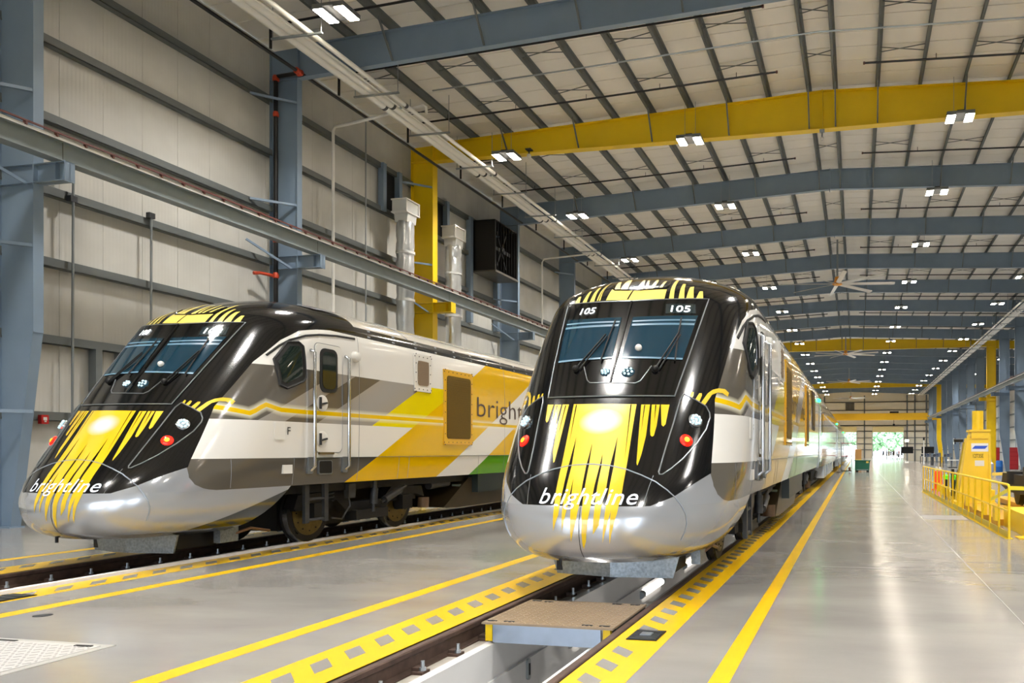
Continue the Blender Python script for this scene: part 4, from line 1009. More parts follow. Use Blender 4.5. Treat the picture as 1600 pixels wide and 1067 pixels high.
# ------------------------------------------------------------------ piping under the roof
def bundle(xs, side, lab, ya, yb, ty):
    t = thing('pipe_bundle', lab, 'pipes', (0, 0, 12.98), 'roof pipe bundles')
    for x, r, z in xs: MB().tube([(x, ya, z + r), (x, yb, z + r)], r, 12).build('pipe', M_PIPEW, t, True)
    x0 = min(q[0] for q in xs) - .35; x1 = max(q[0] for q in xs) + .3
    a, b = (x0, x1 + .15) if side < 0 else (x0 - .15, x1)
    hg = MB().box(a, b, -.03, .03, -.05, 0).mesh('hanger_channel', M_CONDUIT); rd = MB().tube([(b - .04, 0, -.05), (b - .04, 0, 1.3)], .012, 6).mesh('hanger_rod', M_CONDUIT); rd2 = MB().tube([(a + .04, 0, -.05), (a + .04, 0, 1.3)], .012, 6).mesh('hanger_rod', M_CONDUIT)
    for y in ty:
        link('hanger_channel', hg, t, (0, y, 0)); link('hanger_rod', rd, t, (0, y, 0)); link('hanger_rod', rd2, t, (0, y, 0))
    for x, r, z in xs:
        for y in ty[::2]: MB().tube([(x, y + 1.0, z + r), (x, y + 1.12, z + r)], r + .008, 12).build('pipe_collar', M_GREYSTEEL if r > .06 else M_CONDUIT, t, True)
ty = [14.8, 18.25, 21.8, 24.9, 28.2, 31.4, 34.7, 38.4, 41.5, 44.8] + [48.3 + 3.5 * k for k in range(33)]
bundle([(-15.40, .14, 0), (-15.10, .13, 0), (-14.80, .03, 0), (-14.60, .07, 0)], -1, 'bundle of white pipes on trapeze hangers below the roof along the panelled wall', 8, 164, ty)
bundle([(12.35, .07, 0), (12.60, .03, 0), (12.85, .13, 0), (13.15, .14, 0)], 1, 'bundle of white pipes on hangers below the roof over the column row', 8, 164, ty[3:])
sp = thing('sprinkler_piping', 'black sprinkler pipe network with orange couplings under the roof', 'sprinkler pipes', (0, 0, 0))
ZM = 13.28
MB().tube([(-16.78, 8, ZM), (-16.78, 165, ZM)], .055, 10).build('main_pipe', M_BLKPIPE, sp, True)
MB().tube([(-17.62, 20.6, 0), (-17.62, 20.6, ZM - .12)], .065, 10).build('riser', M_BLKPIPE, sp, True)
MB().tube([(-17.62, 20.6, ZM - .05), (-16.78, 20.62, ZM - .0)], .06, 10).build('riser_elbow', M_BLKPIPE, sp, True)
for p, ax, r in (((-17.62, 20.6, ZM - .17), (0, 0, 1), .1), ((-16.86, 20.62, ZM), (1, 0, 0), .1), ((-16.78, 20.45, ZM), (0, 1, 0), .1), ((-17.62, 20.6, 12.0), (0, 0, 1), .085), ((-17.62, 20.6, 7.0), (0, 0, 1), .09), ((-17.62, 20.6, 8.1), (0, 0, 1), .085)):
    MB().lathe(p, ax, [(r * .7, -.02), (r, 0), (r, .1), (r * .7, .16)], 12).build('coupling', M_COUP, sp, True)
MB().tube([(-17.62, 20.6, 7.05), (-17.75, 20.1, 7.05), (-17.8, 19.9, 7.0)], .05, 8).build('test_valve', M_COUP, sp, True)
for i in range(40):
    y = 18.25 + 3.95 * i if i else 19.2
    for s in (-1, 1):
        xa, xb = (-16.3, -2.7) if s < 0 else (.2, XR - .5)
        za, zb = zr(xa) - .28, zr(xb) - .28
        if i > 27: continue
        MB().tube([(xa, y, za), (xb, y, zb)], .035, 8).build('branch_pipe', M_BLKPIPE, sp, True)
        if i < 9:
            for k in range(5):
                x = xa + (xb - xa) * (k + .5) / 5; MB().tube([(x, y, zr(x) - .28), (x, y, zr(x) - .1)], .012, 6).build('sprinkler_head', M_BLKPIPE, sp)
            e = xb if s < 0 else xa; MB().tube([(e, y, zr(e) - .28), (e + .06, y, zr(e) - .28)], .05, 8).build('end_cap', M_CAP, sp)
            MB().tube([(-16.6, y, ZM), (-16.6, y, zr(-16.6) - .28)], .04, 8).build('drop_pipe', M_BLKPIPE, sp) if s < 0 else None
cd = thing('roof_conduit', 'thin galvanized conduit crossing below the roof before the yellow frame', 'conduit', (0, 24.35, 0))
MB().tube([(-14.5, 0, zr(-14.5) - .1), (RX, 0, zr(RX) - .1), (XR - .5, 0, zr(XR) - .1)], .028, 8).build('conduit', M_CONDUIT, cd, True)
for x in PX_[3:-3:3]: MB().box(x - .02, x + .02, -.04, .04, zr(x) - .12, zr(x)).build('conduit_strap', M_CONDUIT, cd)
# ------------------------------------------------------------------ high-bay lights
RAD = 0
HL = dict(housing=MB().box(-.46, .46, -.36, .36, .05, .13).box(-.46, -.16, -.36, .36, .0, .05).box(.16, .46, -.36, .36, .0, .05).mesh('housing', M_HOUS),
          lamp=MB().box(-.14, .14, -.33, .33, -.012, -.002).mesh('lamp_panel', M_LAMP), driver=MB().box(-.12, .12, -.25, .25, .13, .2).mesh('driver_box', M_BLACK))
LY = [-2.6, 7.3, 17.95, 28.05, 35.9, 44.85, 54.6, 64.2, 74.2] + [83.9 + 9.75 * k for k in range(9)]
rows = ((-13.5, 'above the wall-side locomotive'), (-6.1, 'between the two trains'), (3.5, 'above the walkway'), (10.85, 'nearest the column row'), (18.0, 'beyond the column row'))
ROD = {}
AREA = bpy.data.lights.new('lamp_light', 'AREA'); AREA.shape = 'RECTANGLE'; AREA.size = .9; AREA.size_y = .66; AREA.energy = BAY_W; AREA.spread = math.radians(125); AREA.color = (1, .98, .945)
for x, where in rows:
    n_ = 0
    for i, y in enumerate(LY):
        if x == 18.0 and (i % 2 == 0): continue
        t = thing('high_bay_light', 'twin-panel high-bay light %s, %s from the front' % (where, ORD[n_]), 'ceiling light', (x, y, 13.2), 'twin high-bay lights'); n_ += 1
        link('housing', HL['housing'], t); link('driver_box', HL['driver'], t)
        for s in (-1, 1): link('lamp_panel', HL['lamp'], t, (s * .31, 0, 0))
        if x not in ROD: ROD[x] = MB().tube([(-.2, 0, .13), (-.2, 0, zr(x) - 13.2)], .008, 5).tube([(.2, 0, .13), (.2, 0, zr(x) - 13.2)], .008, 5).mesh('suspension_rod', M_CONDUIT)
        link('suspension_rod', ROD[x], t)
        ld = AREA; lo = bpy.data.objects.new('lamp_light', ld); COL.objects.link(lo); lo.parent = t; lo.location = (0, 0, -.03)
# ------------------------------------------------------------------ big ceiling fans
def fan(y, z, rot, lab):
    t = thing('ceiling_fan', lab, 'ceiling fan', (-1.2, y, z), 'large ceiling fans')
    MB().tube([(0, 0, .25), (0, 0, zr(-1.2) - z)], .06, 10).build('drop_pole', M_CONDUIT, t, True)
    MB().lathe((0, 0, 0), (0, 0, 1), [(.2, -.05), (.32, 0), (.32, .12), (.2, .16), (.16, .45), (.08, .5)], 16).build('motor_hub', mat('fan_orange', 'd08a20', .5), t, True)
    for k in range(8):
        a = rot + k * math.pi / 4; c_, s_ = math.cos(a), math.sin(a)
        mb = MB(); pts = []
        for rr, wd in ((.3, .12), (.6, .14), (3.4, .12), (3.55, .1)):
            for q, dz in ((-1, .04), (1, -.04)): pts.append((c_ * rr - s_ * wd * q, s_ * rr + c_ * wd * q, .03 + dz))
        vs = pts + [(p[0], p[1], p[2] + .03) for p in pts]
        for i in range(3):
            a0 = 2 * i; mb.add([vs[a0], vs[a0 + 1], vs[a0 + 3], vs[a0 + 2], vs[a0 + 8], vs[a0 + 9], vs[a0 + 11], vs[a0 + 10]], [(3, 2, 1, 0), (4, 5, 6, 7), (0, 1, 5, 4), (2, 3, 7, 6), (1, 2, 6, 5), (3, 0, 4, 7)])
        mb.build('blade', mat('fan_blade', 'c8c6c0', .35, .5), t)
fan(49.0, 12.05, .15, 'eight-bladed ceiling fan on a long pole, nearest of the four')
fan(85.0, 12.05, .5, 'eight-bladed ceiling fan hanging behind the second yellow frame'); fan(120.0, 12.1, .3, 'eight-bladed ceiling fan, third along the ridge'); fan(158.0, 12.1, .1, 'eight-bladed ceiling fan farthest away, above the wall louvre')
# ------------------------------------------------------------------ things on the left wall
def conduit(lab, path, r=.028, m=M_CONDUIT, straps=()):
    t = thing('wall_conduit', lab, 'conduit', path[0]); o = Vector(path[0])
    MB().tube([Vector(p) - o for p in path], r, 8).build('conduit', m, t, True)
    for s in straps: MB().cbox(Vector(s) - o, (.12, .16, .14)).build('conduit_box', M_GREYSTEEL, t)
conduit('thin grey conduit on the wall just beyond the first column', [(-17.85, 14.5, 8.3), (-17.85, 14.47, 1.0)], straps=((-17.87, 14.49, 7.5),))
conduit('thin conduit topped by a junction box in the first wall bay', [(-17.85, 16.52, 7.68), (-17.85, 16.5, 1.2)], straps=((-17.87, 16.52, 7.72),))
conduit('white bent pipe rising on the wall and turning toward the roof pipes', [(-17.8, 23.5, 2.0), (-17.8, 23.5, 12.75), (-17.75, 23.53, 12.9), (-17.3, 23.55, 12.95), (-14.4, 23.6, 13.35), (-14.3, 23.6, 13.3), (-14.28, 23.6, 13.05)], r=.05, m=M_PIPEW)
conduit('thin grey conduit between the bent white pipe and the first silver duct', [(-17.86, 25.4, 14.0), (-17.86, 25.4, 6.0)])
conduit('white bent pipe on the wall past the ventilation fan', [(-17.8, 41.6, 2.0), (-17.8, 41.6, 12.5), (-17.7, 41.62, 12.7), (-14.6, 41.7, 12.9)], r=.05, m=M_PIPEW)
t = thing('fire_alarm', 'red fire alarm box on the wall beside the first column', 'fire alarm', (-17.88, 13.85, 2.35))
MB().box(-.05, .05, -.08, .08, -.1, .1).build('alarm_box', mat('alarm_red', 'b01818', .4), t); MB().box(.05, .056, -.04, .04, -.02, .05).build('alarm_sign', M_WHITEP, t); MB().box(.05, .065, -.02, .02, -.06, -.03).build('pull_handle', M_WHITEP, t)
def louvre_duct(yc, x, lab):
    t = thing('air_duct', lab, 'duct', (x, yc, 0), 'silver wall ducts')
    MB().box(-.3, .3, -.42, .42, 10.85, 11.35).build('inlet_box', M_DUCTW, t)
    for z in (10.83, 11.31): MB().box(-.33, .35, -.46, .46, z, z + .05).build('box_flange', M_WHITEP, t)
    MB().box(.30, .34, -.46, -.38, 10.85, 11.33).build('box_corner', M_WHITEP, t); MB().box(.30, .34, .38, .46, 10.85, 11.33).build('box_corner', M_WHITEP, t)
    MB().prism([(-.3, 0, 10.85), (.3, 0, 10.85), (.26, 0, 10.5), (-.26, 0, 10.5)], (0, -.3, 0), (0, .3, 0)).build('taper', M_DUCTW, t)
    pts = []; rs = []
    z = 10.55; random.seed(int(yc * 10))
    while z > 1.5: pts.append((random.uniform(-.02, .02), random.uniform(-.02, .02), z)); rs.append(.33 + random.uniform(-.012, .02)); z -= .18
    MB().tube(pts, rs, 16).build('foil_hose', M_FOIL, t, True)
    for z in (9.3, 7.45, 5.0): MB().tube([(0, 0, z), (0, 0, z + .1)], .365, 16).build('duct_band', M_DUCTW, t, True)
louvre_duct(27.0, -17.25, 'silver foil duct with white inlet box before the yellow column'); louvre_duct(30.65, -17.25, 'silver foil duct with white inlet box just past the yellow column')
for i, (yy, lab) in enumerate(((27.0, 'before'), (30.65, 'past'))):
    t = thing('opening_frame', 'blue-grey steel jambs framing the duct opening %s the yellow column' % lab, 'opening frame', (-17.95, yy, 0))
    for d in (-.45, .6): MB().box(-.12, .12, d - .1, d + .1, 10.9, 12.75).build('jamb', M_STEEL, t)
    MB().box(-.2, -.1, -.35, .5, 11.0, 12.7).build('dark_opening', M_BLACK, t)
t = thing('ventilation_fan', 'large dark box ventilation fan hung on the wall by a blue-grey column', 'ventilation fan', (-17.2, 34.8, 0))
MB().box(-.7, -.6, -1.2, 1.2, 10.2, 12.6).build('back_panel', M_BLACK, t)
MB().box(-.7, .45, 1.15, 1.2, 10.2, 12.6).box(-.7, .45, -1.2, -1.15, 10.2, 12.6).box(-.7, .45, -1.2, 1.2, 12.55, 12.6).box(-.7, .45, -1.2, 1.2, 10.2, 10.25).build('casing', mat('fan_casing', '1d1b18', .45, .3), t)
MB().box(-.7, .5, -1.25, 1.25, 10.12, 10.2).build('drip_tray', mat('fan_tray', '5a564e', .4, .4), t)
MB().lathe((.1, 0, 11.4), (1, 0, 0), [(.15, 0), (.15, .2), (.05, .25)], 12).build('fan_hub', M_GREYSTEEL, t, True)
for k in range(6):
    a = k * math.pi / 3; MB().bar((.18, 0, 11.4), (.18, math.cos(a) * .95, 11.4 + math.sin(a) * .95), .18, .02, up=(1, .4, 0)).build('fan_blade', M_GREYSTEEL, t)
for k in range(9): MB().box(.42, .45, -1.15 + k * .29, -1.13 + k * .29, 10.25, 12.55).build('guard_bar', M_BLACK, t)
t = thing('opening_frame', 'blue-grey steel jambs framing the ventilation fan opening', 'opening frame', (-17.95, 34.8, 0))
for d in (-1.4, 1.35): MB().box(-.12, .12, d - .12, d + .12, 7.7, 12.7).build('jamb', M_STEEL, t)
t = thing('opening_frame', 'dark steel posts of a closed opening behind the wall-side locomotive', 'opening frame', (-17.98, 15.6, 0))
for d in (-.45, .2): MB().box(-.12, .1, d - .08, d + .08, .3, 4.08).build('jamb', M_GIRT, t)
t = thing('dome_camera', 'small white dome camera under the yellow rafter', 'camera', (-12.75, 28.5, 13.62))
MB().box(-.12, .12, -.12, .12, -.04, 0).build('mount_plate', M_GREYSTEEL, t); MB().tube([(0, 0, 0), (0, 0, -.2)], .03, 8).build('stem', M_GREYSTEEL, t); MB().ball((0, 0, -.27), .09, 12, 8).build('dome', M_WHITEP, t, True)
t = thing('beam_sensor', 'small white sensor hanging under the yellow ridge splice', 'sensor', (-1.25, 28.5, 13.4))
MB().box(-.09, .09, -.06, .06, -.1, .0).build('bracket', M_CONDUIT, t); MB().tube([(0, 0, -.1), (0, 0, -.3)], .03, 8).build('stem', M_CONDUIT, t); MB().ball((0, 0, -.33), .07, 10, 6).build('sensor_head', M_WHITEP, t, True)
t = thing('wall_louvre', 'dark square louvre high on the far wall', 'louvre', (-1.5, Y1 - .25, 11.25))
MB().box(-.95, .95, -.1, .1, -.9, .9).build('frame', M_GIRT, t)
for k in range(8): MB().box(-.85, -.06, -.14, -.1, -.8 + k * .2, -.68 + k * .2).box(.06, .85, -.14, -.1, -.8 + k * .2, -.68 + k * .2).build('slat', mat('louvre_brown', '4a4238', .5), t)
# ------------------------------------------------------------------ lifting jack, railing and wheelset on the right
JX, JY = 3.42, 24.0
t = thing('lifting_jack', 'yellow screw jack tower with blue and white badge behind the railing', 'lifting jack', (JX, JY, 0))
M_JY = mat('jack_yellow', 'eec92a', .4, vary=.05)
MB().prism([(-.5, 0, .15), (.36, 0, .15), (.36, 0, 2.02), (-.24, 0, 2.02)], (0, -.42, 0), (0, .42, 0)).build('tower_body', M_JY, t)
MB().prism([(.33, -.46, .1), (.39, -.46, .1), (.37, -.46, 2.12), (.31, -.46, 2.12)], (0, 0, 0), (0, .08, 0)).prism([(-.53, -.46, .1), (-.45, -.46, .1), (-.2, -.46, 2.1), (-.27, -.46, 2.1)], (0, 0, 0), (0, .08, 0)).build('edge_rib', M_JY, t)
MB().box(-.16, .34, -.44, .3, 2.0, 2.24).build('head_block', M_JY, t); MB().box(-.2, .37, -.46, .34, 2.20, 2.26).build('head_plate', M_JY, t)
MB().tube([(.08, 0, 2.24), (.08, 0, 2.82)], .16, 20).build('screw_housing', M_JY, t, True)
MB().box(-.62, .5, -.6, .6, 0, .15).build('foot_plate', M_JY, t); MB().box(.36, .48, -.5, .1, .15, .5).build('foot_gusset', M_JY, t)
MB().tube([(-.62, -.1, .2), (-.34, -.1, 1.9)], .04, 8).build('lifting_spindle', M_CHROME, t); MB().box(-.68, -.6, -.15, 0, .3, 1.1).build('slider', M_BLACK, t); MB().tube([(-.36, -.2, 1.95), (-.62, -.2, 1.95)], .05, 8).build('limit_switch', M_BLACK, t)
b = MB().box(-.16, .32, -.425, -.42, 1.62, 1.86).build('badge', M_WHITEP, t)
MB().prism([(-.14, 0, 1.70), (.22, 0, 1.70), (.30, 0, 1.79), (-.06, 0, 1.79)], (0, -.43, 0), (0, -.425, 0)).build('badge_mark', mat('badge_blue', '2250c8', .4), b)
o = MB(); vs, fs = text_mesh('12T35E', .16); o.add([(v[0] * .62 - .13, -.428, v[1] + 1.44) for v in vs], [f[::-1] for f in fs]); o.build('plate_number', M_BLACK, t)
MB().box(-.06, .2, -.424, -.42, 1.2, 1.36).build('data_plate', M_WHITEP, t)
# railing
A, B = Vector((2.78, 15.25, 0)), Vector((2.60, 32.0, 0)); n_ = 17
t = thing('safety_railing', 'yellow tubular safety railing along the walkway in front of the jack', 'railing', tuple(A))
M_RY = mat('railing_yellow', 'e9c40c', .35)
D = B - A
MB().tube([(0, 0, 0), (0, 0, .96), (-.003, .03, 1.0), D * .01 + Vector((0, 0, 1.01)), D + Vector((0, 0, 1.01)), D], .024, 10).build('top_rail', M_RY, t, True)
MB().tube([(0, 0, .52), D + Vector((0, 0, .52))], .02, 8).build('mid_rail', M_RY, t, True)
for k in range(1, n_): MB().tube([D * (k / n_), D * (k / n_) + Vector((0, 0, 1.0))], .022, 8).build('post', M_RY, t, True)
MB().bar(Vector((0, 0, .07)), D + Vector((0, 0, .07)), .012, .12).build('toe_board', mat('toe_board', 'b9a422', .4), t)
MB().bar(Vector((0, 0, .005)), D + Vector((0, 0, .005)), .14, .01).build('base_angle', M_RY, t)
# yellow machine bed behind the railing
t = thing('lifting_bed', 'yellow painted steel machine bed on the floor behind the railing', 'machine bed', (3.4, 15.3, 0))
MB().box(-.25, .5, .45, 2.6, 0, .42).build('bed_box', M_RY, t); MB().box(-.4, .5, 2.6, 8.0, 0, .14).build('bed_sill', mat('bed_orange', 'c08a0a', .4), t); MB().box(-.45, 3.5, -.1, .35, 0, .02).build('painted_apron', M_YPAINT, t); MB().box(.55, 3.5, .35, 9, 0, .02).build('painted_apron', M_YPAINT, t)
for k in range(9): MB().box(-.5, -.42, 2.2 + k * 1.5, 2.5 + k * 1.5, .14, .45).build('bed_bracket', M_RY, t)
for x in (1.0, 2.3): MB().box(x, x + .22, .8, 10.5, .02, .16).box(x - .1, x + .32, .8, 10.5, .16, .2).build('support_rail', mat('bed_orange', 'c08a0a', .4), t)
MB().box(-.3, .4, 8.5, 15, 0, .25).build('drive_cover', M_RY, t)
# spare bogie
t = thing('spare_bogie', 'black spare bogie with wheelsets resting behind the yellow railing', 'bogie', (5.0, 20.6, .2))
for y in (-1.2, 1.2):
    for s in (-1, 1):
        MB().lathe((s * .7, y, .46), (s, 0, 0), [(.06, 0), (.48, 0), (.48, .03), (.46, .04), (.45, .13), (.12, .14)], 24).build('wheel', M_DARKSTEEL, t, True)
    MB().tube([(-.9, y, .46), (.9, y, .46)], .09, 12).build('axle', M_GREYSTEEL, t, True)
for s in (-1, 1):
    MB().prism([(0, -1.8, .5), (0, -1.6, .85), (0, 1.6, .85), (0, 1.8, .5), (0, .8, .38), (0, -.8, .38)], (s * .9, 0, 0), (s * 1.12, 0, 0)).build('side_frame', M_DARKSTEEL, t)
    MB().tube([(s * 1.0, .3, .6), (s * 1.0, .3, .92)], .25, 14).build('air_spring', M_RUBBER, t, True)
MB().box(-.9, .9, -.3, .3, .6, .9).build('bolster', M_DARKSTEEL, t); MB().box(-1.1, -.4, -1.4, -.9, .85, 1.05).build('brake_unit', M_GREYSTEEL, t)
# cones and lime caps
for i, (x, y) in enumerate(((3.26, 33.6), (3.36, 33.2))):
    t = thing('traffic_cone', 'tall orange cone with white top behind the railing, %s' % ('the one nearer the doors' if i == 0 else 'the one nearer the jack'), 'cone', (x, y, 0))
    MB().lathe((0, 0, 0), (0, 0, 1), [(.2, 0), (.2, .04), (.11, .05), (.09, .75), (.06, .8)], 14).build('cone_body', mat('cone_orange', 'e2430f', .4), t, True); MB().lathe((0, 0, 0), (0, 0, 1), [(.06, .8), (.05, .95), (.01, .97)], 12).build('cone_top', M_WHITEP, t, True)
for i, x in enumerate((3.1, 3.3, 3.5)):
    t = thing('marker_post', 'black marker post with lime green cap behind the railing, %s from the cones' % ORD[i], 'marker post', (x, 28.6 - .45 * i, 0), 'lime-capped posts')
    MB().tube([(0, 0, 0), (0, 0, .62)], .05, 10).build('post', M_BLACK, t, True); MB().lathe((0, 0, .62), (0, 0, 1), [(.05, 0), (.11, .03), (.11, .14), (.04, .18)], 12).build('cap', mat('lime_cap', '5fe01a', .4, emit='5fe01a', estr=.15), t, True)
# barrier tape
t = thing('barrier_tape', 'yellow barrier tape strung from the railing to the columns', 'barrier tape', (2.78, 15.3, .95))
MB().bar((0, 0, 0), (3.0, 1.2, -.12), .004, .075).bar((-.0, .1, -.05), (-.01 + .0, 2.0, -.35), .004, .075).build('tape_strip', mat('tape_yellow', 'e8d83a', .4), t)
t = thing('barrier_tape', 'pale yellow barrier tape stretched level across behind the spare bogie', 'barrier tape', (3.9, 24, .95)); MB().bar((0, 0, 0), (5, .8, .25), .004, .09).build('tape_strip', mat('tape_pale', 'e6d66e', .4), t)
# stores by the columns
t = thing('plastic_drum', 'blue plastic drum at the foot of a grey column', 'drum', (14.2, 83.0, -.62))
MB().lathe((0, 0, 0), (0, 0, 1), [(.32, 0), (.34, .05), (.34, .6), (.36, .62), (.34, .66), (.34, 1.1), (.3, 1.2)], 18).build('drum_body', mat('drum_blue', '1560b0', .4), t, True); MB().lathe((0, 0, 1.2), (0, 0, 1), [(.3, 0), (.3, .04), (.05, .05)], 16).build('lid', mat('drum_blue', '1560b0', .4), t, True)
t = thing('fluid_tank', 'white plastic tank bottle beside the blue drum', 'tank', (13.4, 83.5, -.62)); MB().lathe((0, 0, 0), (0, 0, 1), [(.3, 0), (.34, .2), (.34, .9), (.12, 1.1), (.12, 1.25)], 16).build('tank_body', M_WHITEP, t, True); MB().lathe((0, 0, 1.25), (0, 0, 1), [(.13, 0), (.13, .08), (.02, .09)], 12).build('cap', M_WHITEP, t, True)
for i, (x, y, lab) in enumerate(((15.9, 96, 'beside the second yellow column, jack side'), (17.3, 92.5, 'on the outer side of the second yellow column'))):
    t = thing('tool_cabinet', 'red tool cabinet standing %s' % lab, 'cabinet', (x, y, -.62)); MB().box(-.5, .5, -.3, .3, .1, 2.6).build('cabinet_body', mat('cabinet_red', '9c1620', .4), t)
    for k in range(5): MB().box(-.46, .46, -.32, -.3, .2 + k * .48, .62 + k * .48).build('drawer', mat('cabinet_red2', 'b02a30', .4), t)
# ------------------------------------------------------------------ far end furniture
t = thing('skip_bin', 'dark green waste skip standing in the walkway', 'skip', (.4, 60.2, 0))
MG = mat('skip_green', '0e5a44', .45)
MB().prism([(-.55, 0, .12), (.5, 0, .12), (.56, 0, .86), (-.55, 0, .86)], (0, -.5, 0), (0, .5, 0)).build('bin_body', MG, t); MB().box(-.6, .62, -.55, .55, .84, .9).build('rim', MG, t); MB().box(-.4, .44, -.53, -.5, .16, .2).build('edge_strip', M_CONDUIT, t); MB().box(.28, .46, -.508, -.5, .7, .84).build('label_plate', M_CREAM, t)
for x in (-.4, .4): MB().box(x - .1, x + .1, -.4, .4, 0, .12).build('skid', M_BLACK, t)
t = thing('cardboard_box', 'tall brown cardboard carton behind the green skip', 'box', (.05, 66, 0))
MC = mat('cardboard', 'b98a4e', .7); MB().box(-.22, .32, -.3, .3, 0, 1.75).build('carton', MC, t); MB().box(-.22, .32, -.31, -.30, .85, .9).build('tape', M_CREAM, t); MB().box(.02, .08, -.3, .3, 1.75, 1.755).build('top_seam', M_TRIM, t)
t = thing('access_stand', 'light tubular access stand with red rails beside the coaches', 'scaffold', (-.75, 60.5, 0))
for x in (-.45, .35):
    for y in (-.5, .9): MB().tube([(x, y, 0), (x, y, 2.3)], .022, 6).build('upright', M_CONDUIT, t)
for z in (.06, 1.2, 2.2):
    for y in (-.5, .9): MB().tube([(-.45, y, z), (.35, y, z)], .02, 6).build('cross_rail', mat('stand_red', 'a3202c', .4) if z > 1 else M_BLACK, t)
MB().box(-.45, .35, -.5, .9, 1.17, 1.2).build('deck', M_CONDUIT, t); MB().box(.1, .28, -.6, -.4, .05, .36).build('extinguisher_box', mat('brown_box', '5a3426', .5), t)
t = thing('marker_stand', 'thin post stand at the edge of the track near the coaches', 'post', (-1.35, 58.4, 0)); MB().tube([(0, 0, 0), (0, 0, .75)], .03, 8).build('post', mat('brown_post', '6b4a34', .5), t); MB().lathe((0, 0, 0), (0, 0, 1), [(.14, 0), (.14, .04), (.03, .05)], 12).build('foot', M_BLACK, t)
# tables with clutter along the columns
for i, (x, y) in enumerate(((9.6, 112), (10.9, 112.5), (12.2, 111), (10.2, 124), (12.0, 123))):
    t = thing('work_table', 'grey work table by the far columns, %s of the five from the doors' % ORD[4 - i], 'table', (x, y, -.62), 'work tables at the far end')
    MB().box(-.6, .6, -.4, .4, 1.35, 1.4).build('table_top', mat('table_grey', '7d8690', .4), t)
    for a in (-.55, .55):
        for b in (-.35, .35): MB().box(a - .03, a + .03, b - .03, b + .03, 0, 1.35).build('leg', M_GREYSTEEL, t)
    MB().box(-.6, .6, -.4, .4, .5, .53).build('lower_shelf', M_GREYSTEEL, t)
    for k, (a, c_) in enumerate(((-.3, '2c2f38'), (.1, '3b4a66'), (.4, '6b6f74'))):
        e = thing('equipment_case', '%s equipment case on the far work table %s' % (('black', 'blue', 'grey')[k], ORD[i]), 'case', (x + a, y, .78)); MB().box(-.16, .16, -.2, .2, 0, .3 + .1 * k).build('case_body', mat('case_' + c_, c_, .5), e); MB().box(-.05, .05, -.21, -.2, .12, .16).build('latch', M_CONDUIT, e)
for i, (x, y, lab) in enumerate(((6.9, 120, 'near the far door'), (9.9, 120, 'left of the far work tables'))):
    t = thing('display_screen', 'dark display screen on a stand %s' % lab, 'screen', (x + .5, y, 0 if x < 7 else -.62)); zz = .0 if x < 7 else .62
    MB().box(-.9, .9, -.05, .05, 1.2 + zz, 2.2 + zz).build('screen_panel', M_BLACK, t); MB().tube([(0, .05, 0), (0, .05, 1.3 + zz)], .05, 8).build('stand_pole', M_CONDUIT, t); MB().box(-.5, .5, -.25, .35, 0, .04).build('stand_foot', M_CONDUIT, t)
t = thing('mesh_crate', 'low steel mesh crate with pale cover beside the yellow far column', 'crate', (12.6, 105, -.62))
MB().box(-1, 1, -.6, .6, .95, 1.05).build('cover', M_PIPEW, t)
for k in range(9): MB().box(-1 + k * .24, -.95 + k * .24, -.6, -.55, .1, .95).build('bar', M_CONDUIT, t)
MB().box(-1, 1, -.6, .6, 0, .1).build('base', M_BLACK, t)
t = thing('hanging_monitor', 'black monitor fixed to a column beyond the far yellow column', 'monitor', (14.0, 118, 3.0)); MB().box(-.1, .1, -.5, .5, -.45, .45).build('monitor_panel', mat('monitor_navy', '0c1030', .3), t); MB().box(.1, .4, -.05, .05, -.05, .05).build('bracket', M_BLACK, t)
t = thing('standing_pole', 'tall white pole standing before the far work tables', 'pole', (8.6, 105, -.62)); MB().tube([(0, 0, 0), (0, 0, 3.6)], .07, 8).build('pole', M_PIPEW, t); MB().box(-.3, .3, -.3, .3, 0, .06).build('foot', M_CONDUIT, t); MB().box(-.1, .1, -.1, .1, 3.6, 4.0).build('lamp_head', M_BLACK, t)
t = thing('work_lamp', 'bright work lamp on a stand by the far wall', 'lamp', (9.2, 150, -.62)); MB().tube([(0, 0, 0), (0, 0, 4.0)], .04, 8).build('stand', M_BLACK, t); MB().box(-.3, .3, -.06, .0, 3.9, 4.3).build('lamp_head', mat('work_lamp_glow', 'ffffff', .4, emit='fff6e0', estr=25), t)
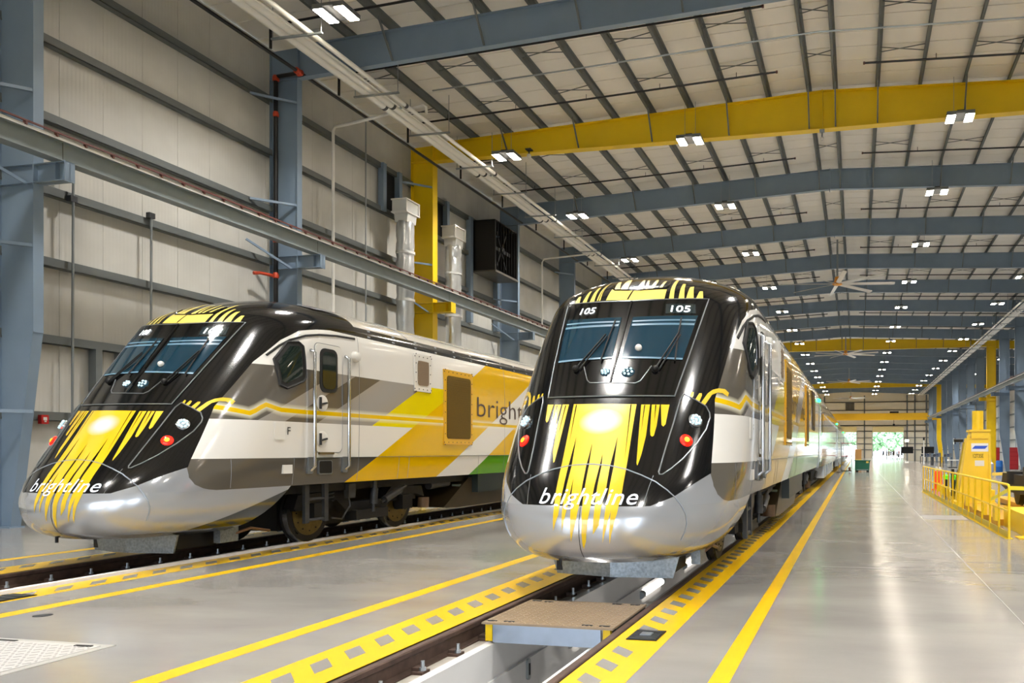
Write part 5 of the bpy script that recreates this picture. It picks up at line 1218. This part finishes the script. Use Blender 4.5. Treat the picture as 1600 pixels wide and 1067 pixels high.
# ------------------------------------------------------------------ people near the far door
def person_mesh(stride, armf):
    me = bpy.data.meshes.new('person'); V = []; E = []; R = []
    def v(p, r): V.append(p); R.append(r); return len(V) - 1
    pel = v((0, 0, .95), (.16, .12)); wai = v((0, 0, 1.12), (.15, .11)); che = v((0, 0, 1.35), (.19, .12)); nec = v((0, 0, 1.50), (.06, .06)); hd = v((0, -.02, 1.63), (.095, .11)); tp = v((0, -.01, 1.72), (.07, .08))
    E += [(pel, wai), (wai, che), (che, nec), (nec, hd), (hd, tp)]
    for s in (-1, 1):
        hp = v((s * .1, 0, .88), (.095, .095)); kn = v((s * .11, -.12 * s * stride, .48), (.06, .06)); an = v((s * .11, .1 * s * stride, .08), (.045, .045)); to = v((s * .12, .1 * s * stride - .17, .03), (.045, .03))
        E += [(pel, hp), (hp, kn), (kn, an), (an, to)]
        sh = v((s * .21, 0, 1.42), (.065, .065)); el = v((s * .27, -.02 - .1 * armf, 1.13), (.045, .045)); wr_ = v((s * .25, -.1 - .25 * armf, .9 + .15 * armf), (.035, .035)); ha = v((s * .25, -.13 - .3 * armf, .82 + .18 * armf), (.04, .025))
        E += [(che, sh), (sh, el), (el, wr_), (wr_, ha)]
    me.from_pydata(V, E, []); o = bpy.data.objects.new('tmp_person', me); COL.objects.link(o)
    md = o.modifiers.new('skin', 'SKIN'); o.modifiers.new('sub', 'SUBSURF').levels = 1
    for i, r in enumerate(R): me.skin_vertices[0].data[i].radius = r
    me.skin_vertices[0].data[pel].use_root = True
    bpy.context.view_layer.update()
    m2 = bpy.data.meshes.new_from_object(o.evaluated_get(bpy.context.evaluated_depsgraph_get())); bpy.data.objects.remove(o)
    return m2
PM = [person_mesh(1, .2), person_mesh(.3, .9)]
M_SKIN = mat('skin_tone', 'a9785c', .5); M_TROU = mat('dark_trousers', '23262e', .7)
shirts = ('1e2430', '39424e', '8b8f95', '2a2a2c', '51607a', '74342c', '3c3c40')
ppl = ((4.9, 150, 'dark clothing standing leftmost of the group'), (5.6, 152, 'charcoal clothing beside the leftmost one'), (6.2, 148, 'pale grey top leading the middle of the group'), (6.7, 150, 'black clothing in the middle of the group'), (7.25, 146, 'blue-grey top just right of the middle'), (7.7, 149, 'dark red top second from the right of the group'), (8.1, 147, 'dark grey clothing at the right end of the group'))
for i, (x, y, lab) in enumerate(ppl):
    me = PM[i % 2].copy(); me.materials.clear()
    for m_ in (M_TROU, mat('shirt_%d' % i, shirts[i], .7), M_SKIN): me.materials.append(m_)
    for p in me.polygons:
        z = p.center.z; p.material_index = 2 if z > 1.5 else (0 if z < .98 and abs(p.center.x) < .21 else 1); p.use_smooth = True
    o = tag(link('person', me, None, (x, y, 0)), 'person in ' + lab + ' before the far door', 'person', 'people before the far door')
    o.rotation_euler = (0, 0, i * 1.1)
    MB().ball((0, 0, 1.69), .105, 10, 6, (1, 1.1, .8)).build('hair', mat('dark_hair', '15100d', .7), o, True)
# ------------------------------------------------------------------ outside
struct('ground_outside', MB().box(-120, 120, Y1 + 4, 420, -.4, -.1).box(-120, 120, -200, Y0 - 12, -.4, -.1), mat('outside_concrete', 'b9b6ac', .7))
def tree_mesh(seed, h, r):
    random.seed(seed); f = MB()
    cl = [(random.gauss(0, r * .42), random.gauss(0, r * .42), h * random.uniform(.35, 1.0), r * random.uniform(.3, .5)) for _ in range(16)]
    for cx, cy, cz, cr in cl:
        for _ in range(70):
            d = Vector((random.gauss(0, 1), random.gauss(0, 1), random.gauss(0, 1))).normalized() * cr * random.uniform(.75, 1.05)
            p = Vector((cx, cy, cz)) + d; a = d.orthogonal().normalized() * random.uniform(.25, .5); b = d.cross(a).normalized() * random.uniform(.25, .5); n = d.normalized() * .12
            f.add([p - a - b, p + a - b + n, p + a + b, p - a + b + n], [(0, 1, 2, 3)])
    return f.mesh('foliage', mat('leaf_green', '8fb98f', .6, vary=.2, scale=.6))
TM = [tree_mesh(3, 9, 4.5), tree_mesh(8, 12, 5.5), tree_mesh(15, 7, 4.0)]
TK = MB().tube([(0, 0, -.1), (.1, 0, 3), (.0, .1, 6)], [.35, .28, .15], 8).mesh('trunk', mat('bark', '5b4a38', .8))
spots = [(-30, 250, 0), (-22, 262, 1), (-14, 246, 2), (-7, 258, 0), (0, 270, 1), (4.5, 240, 2), (10, 254, 0), (16, 244, 1), (22, 260, 0), (28, 250, 1), (13, 285, 1), (34, 275, 0)]
for i, (x, y, k) in enumerate(spots):
    t = thing('tree', 'green leafy tree outside the far doors, %s from the left' % ORD[sorted(q[0] for q in spots).index(x)], 'tree', (x, y, -.1), 'trees outside the far doors', rz=i * 1.3)
    link('foliage', TM[k], t)['kind'] = 'stuff'; link('trunk', TK, t)
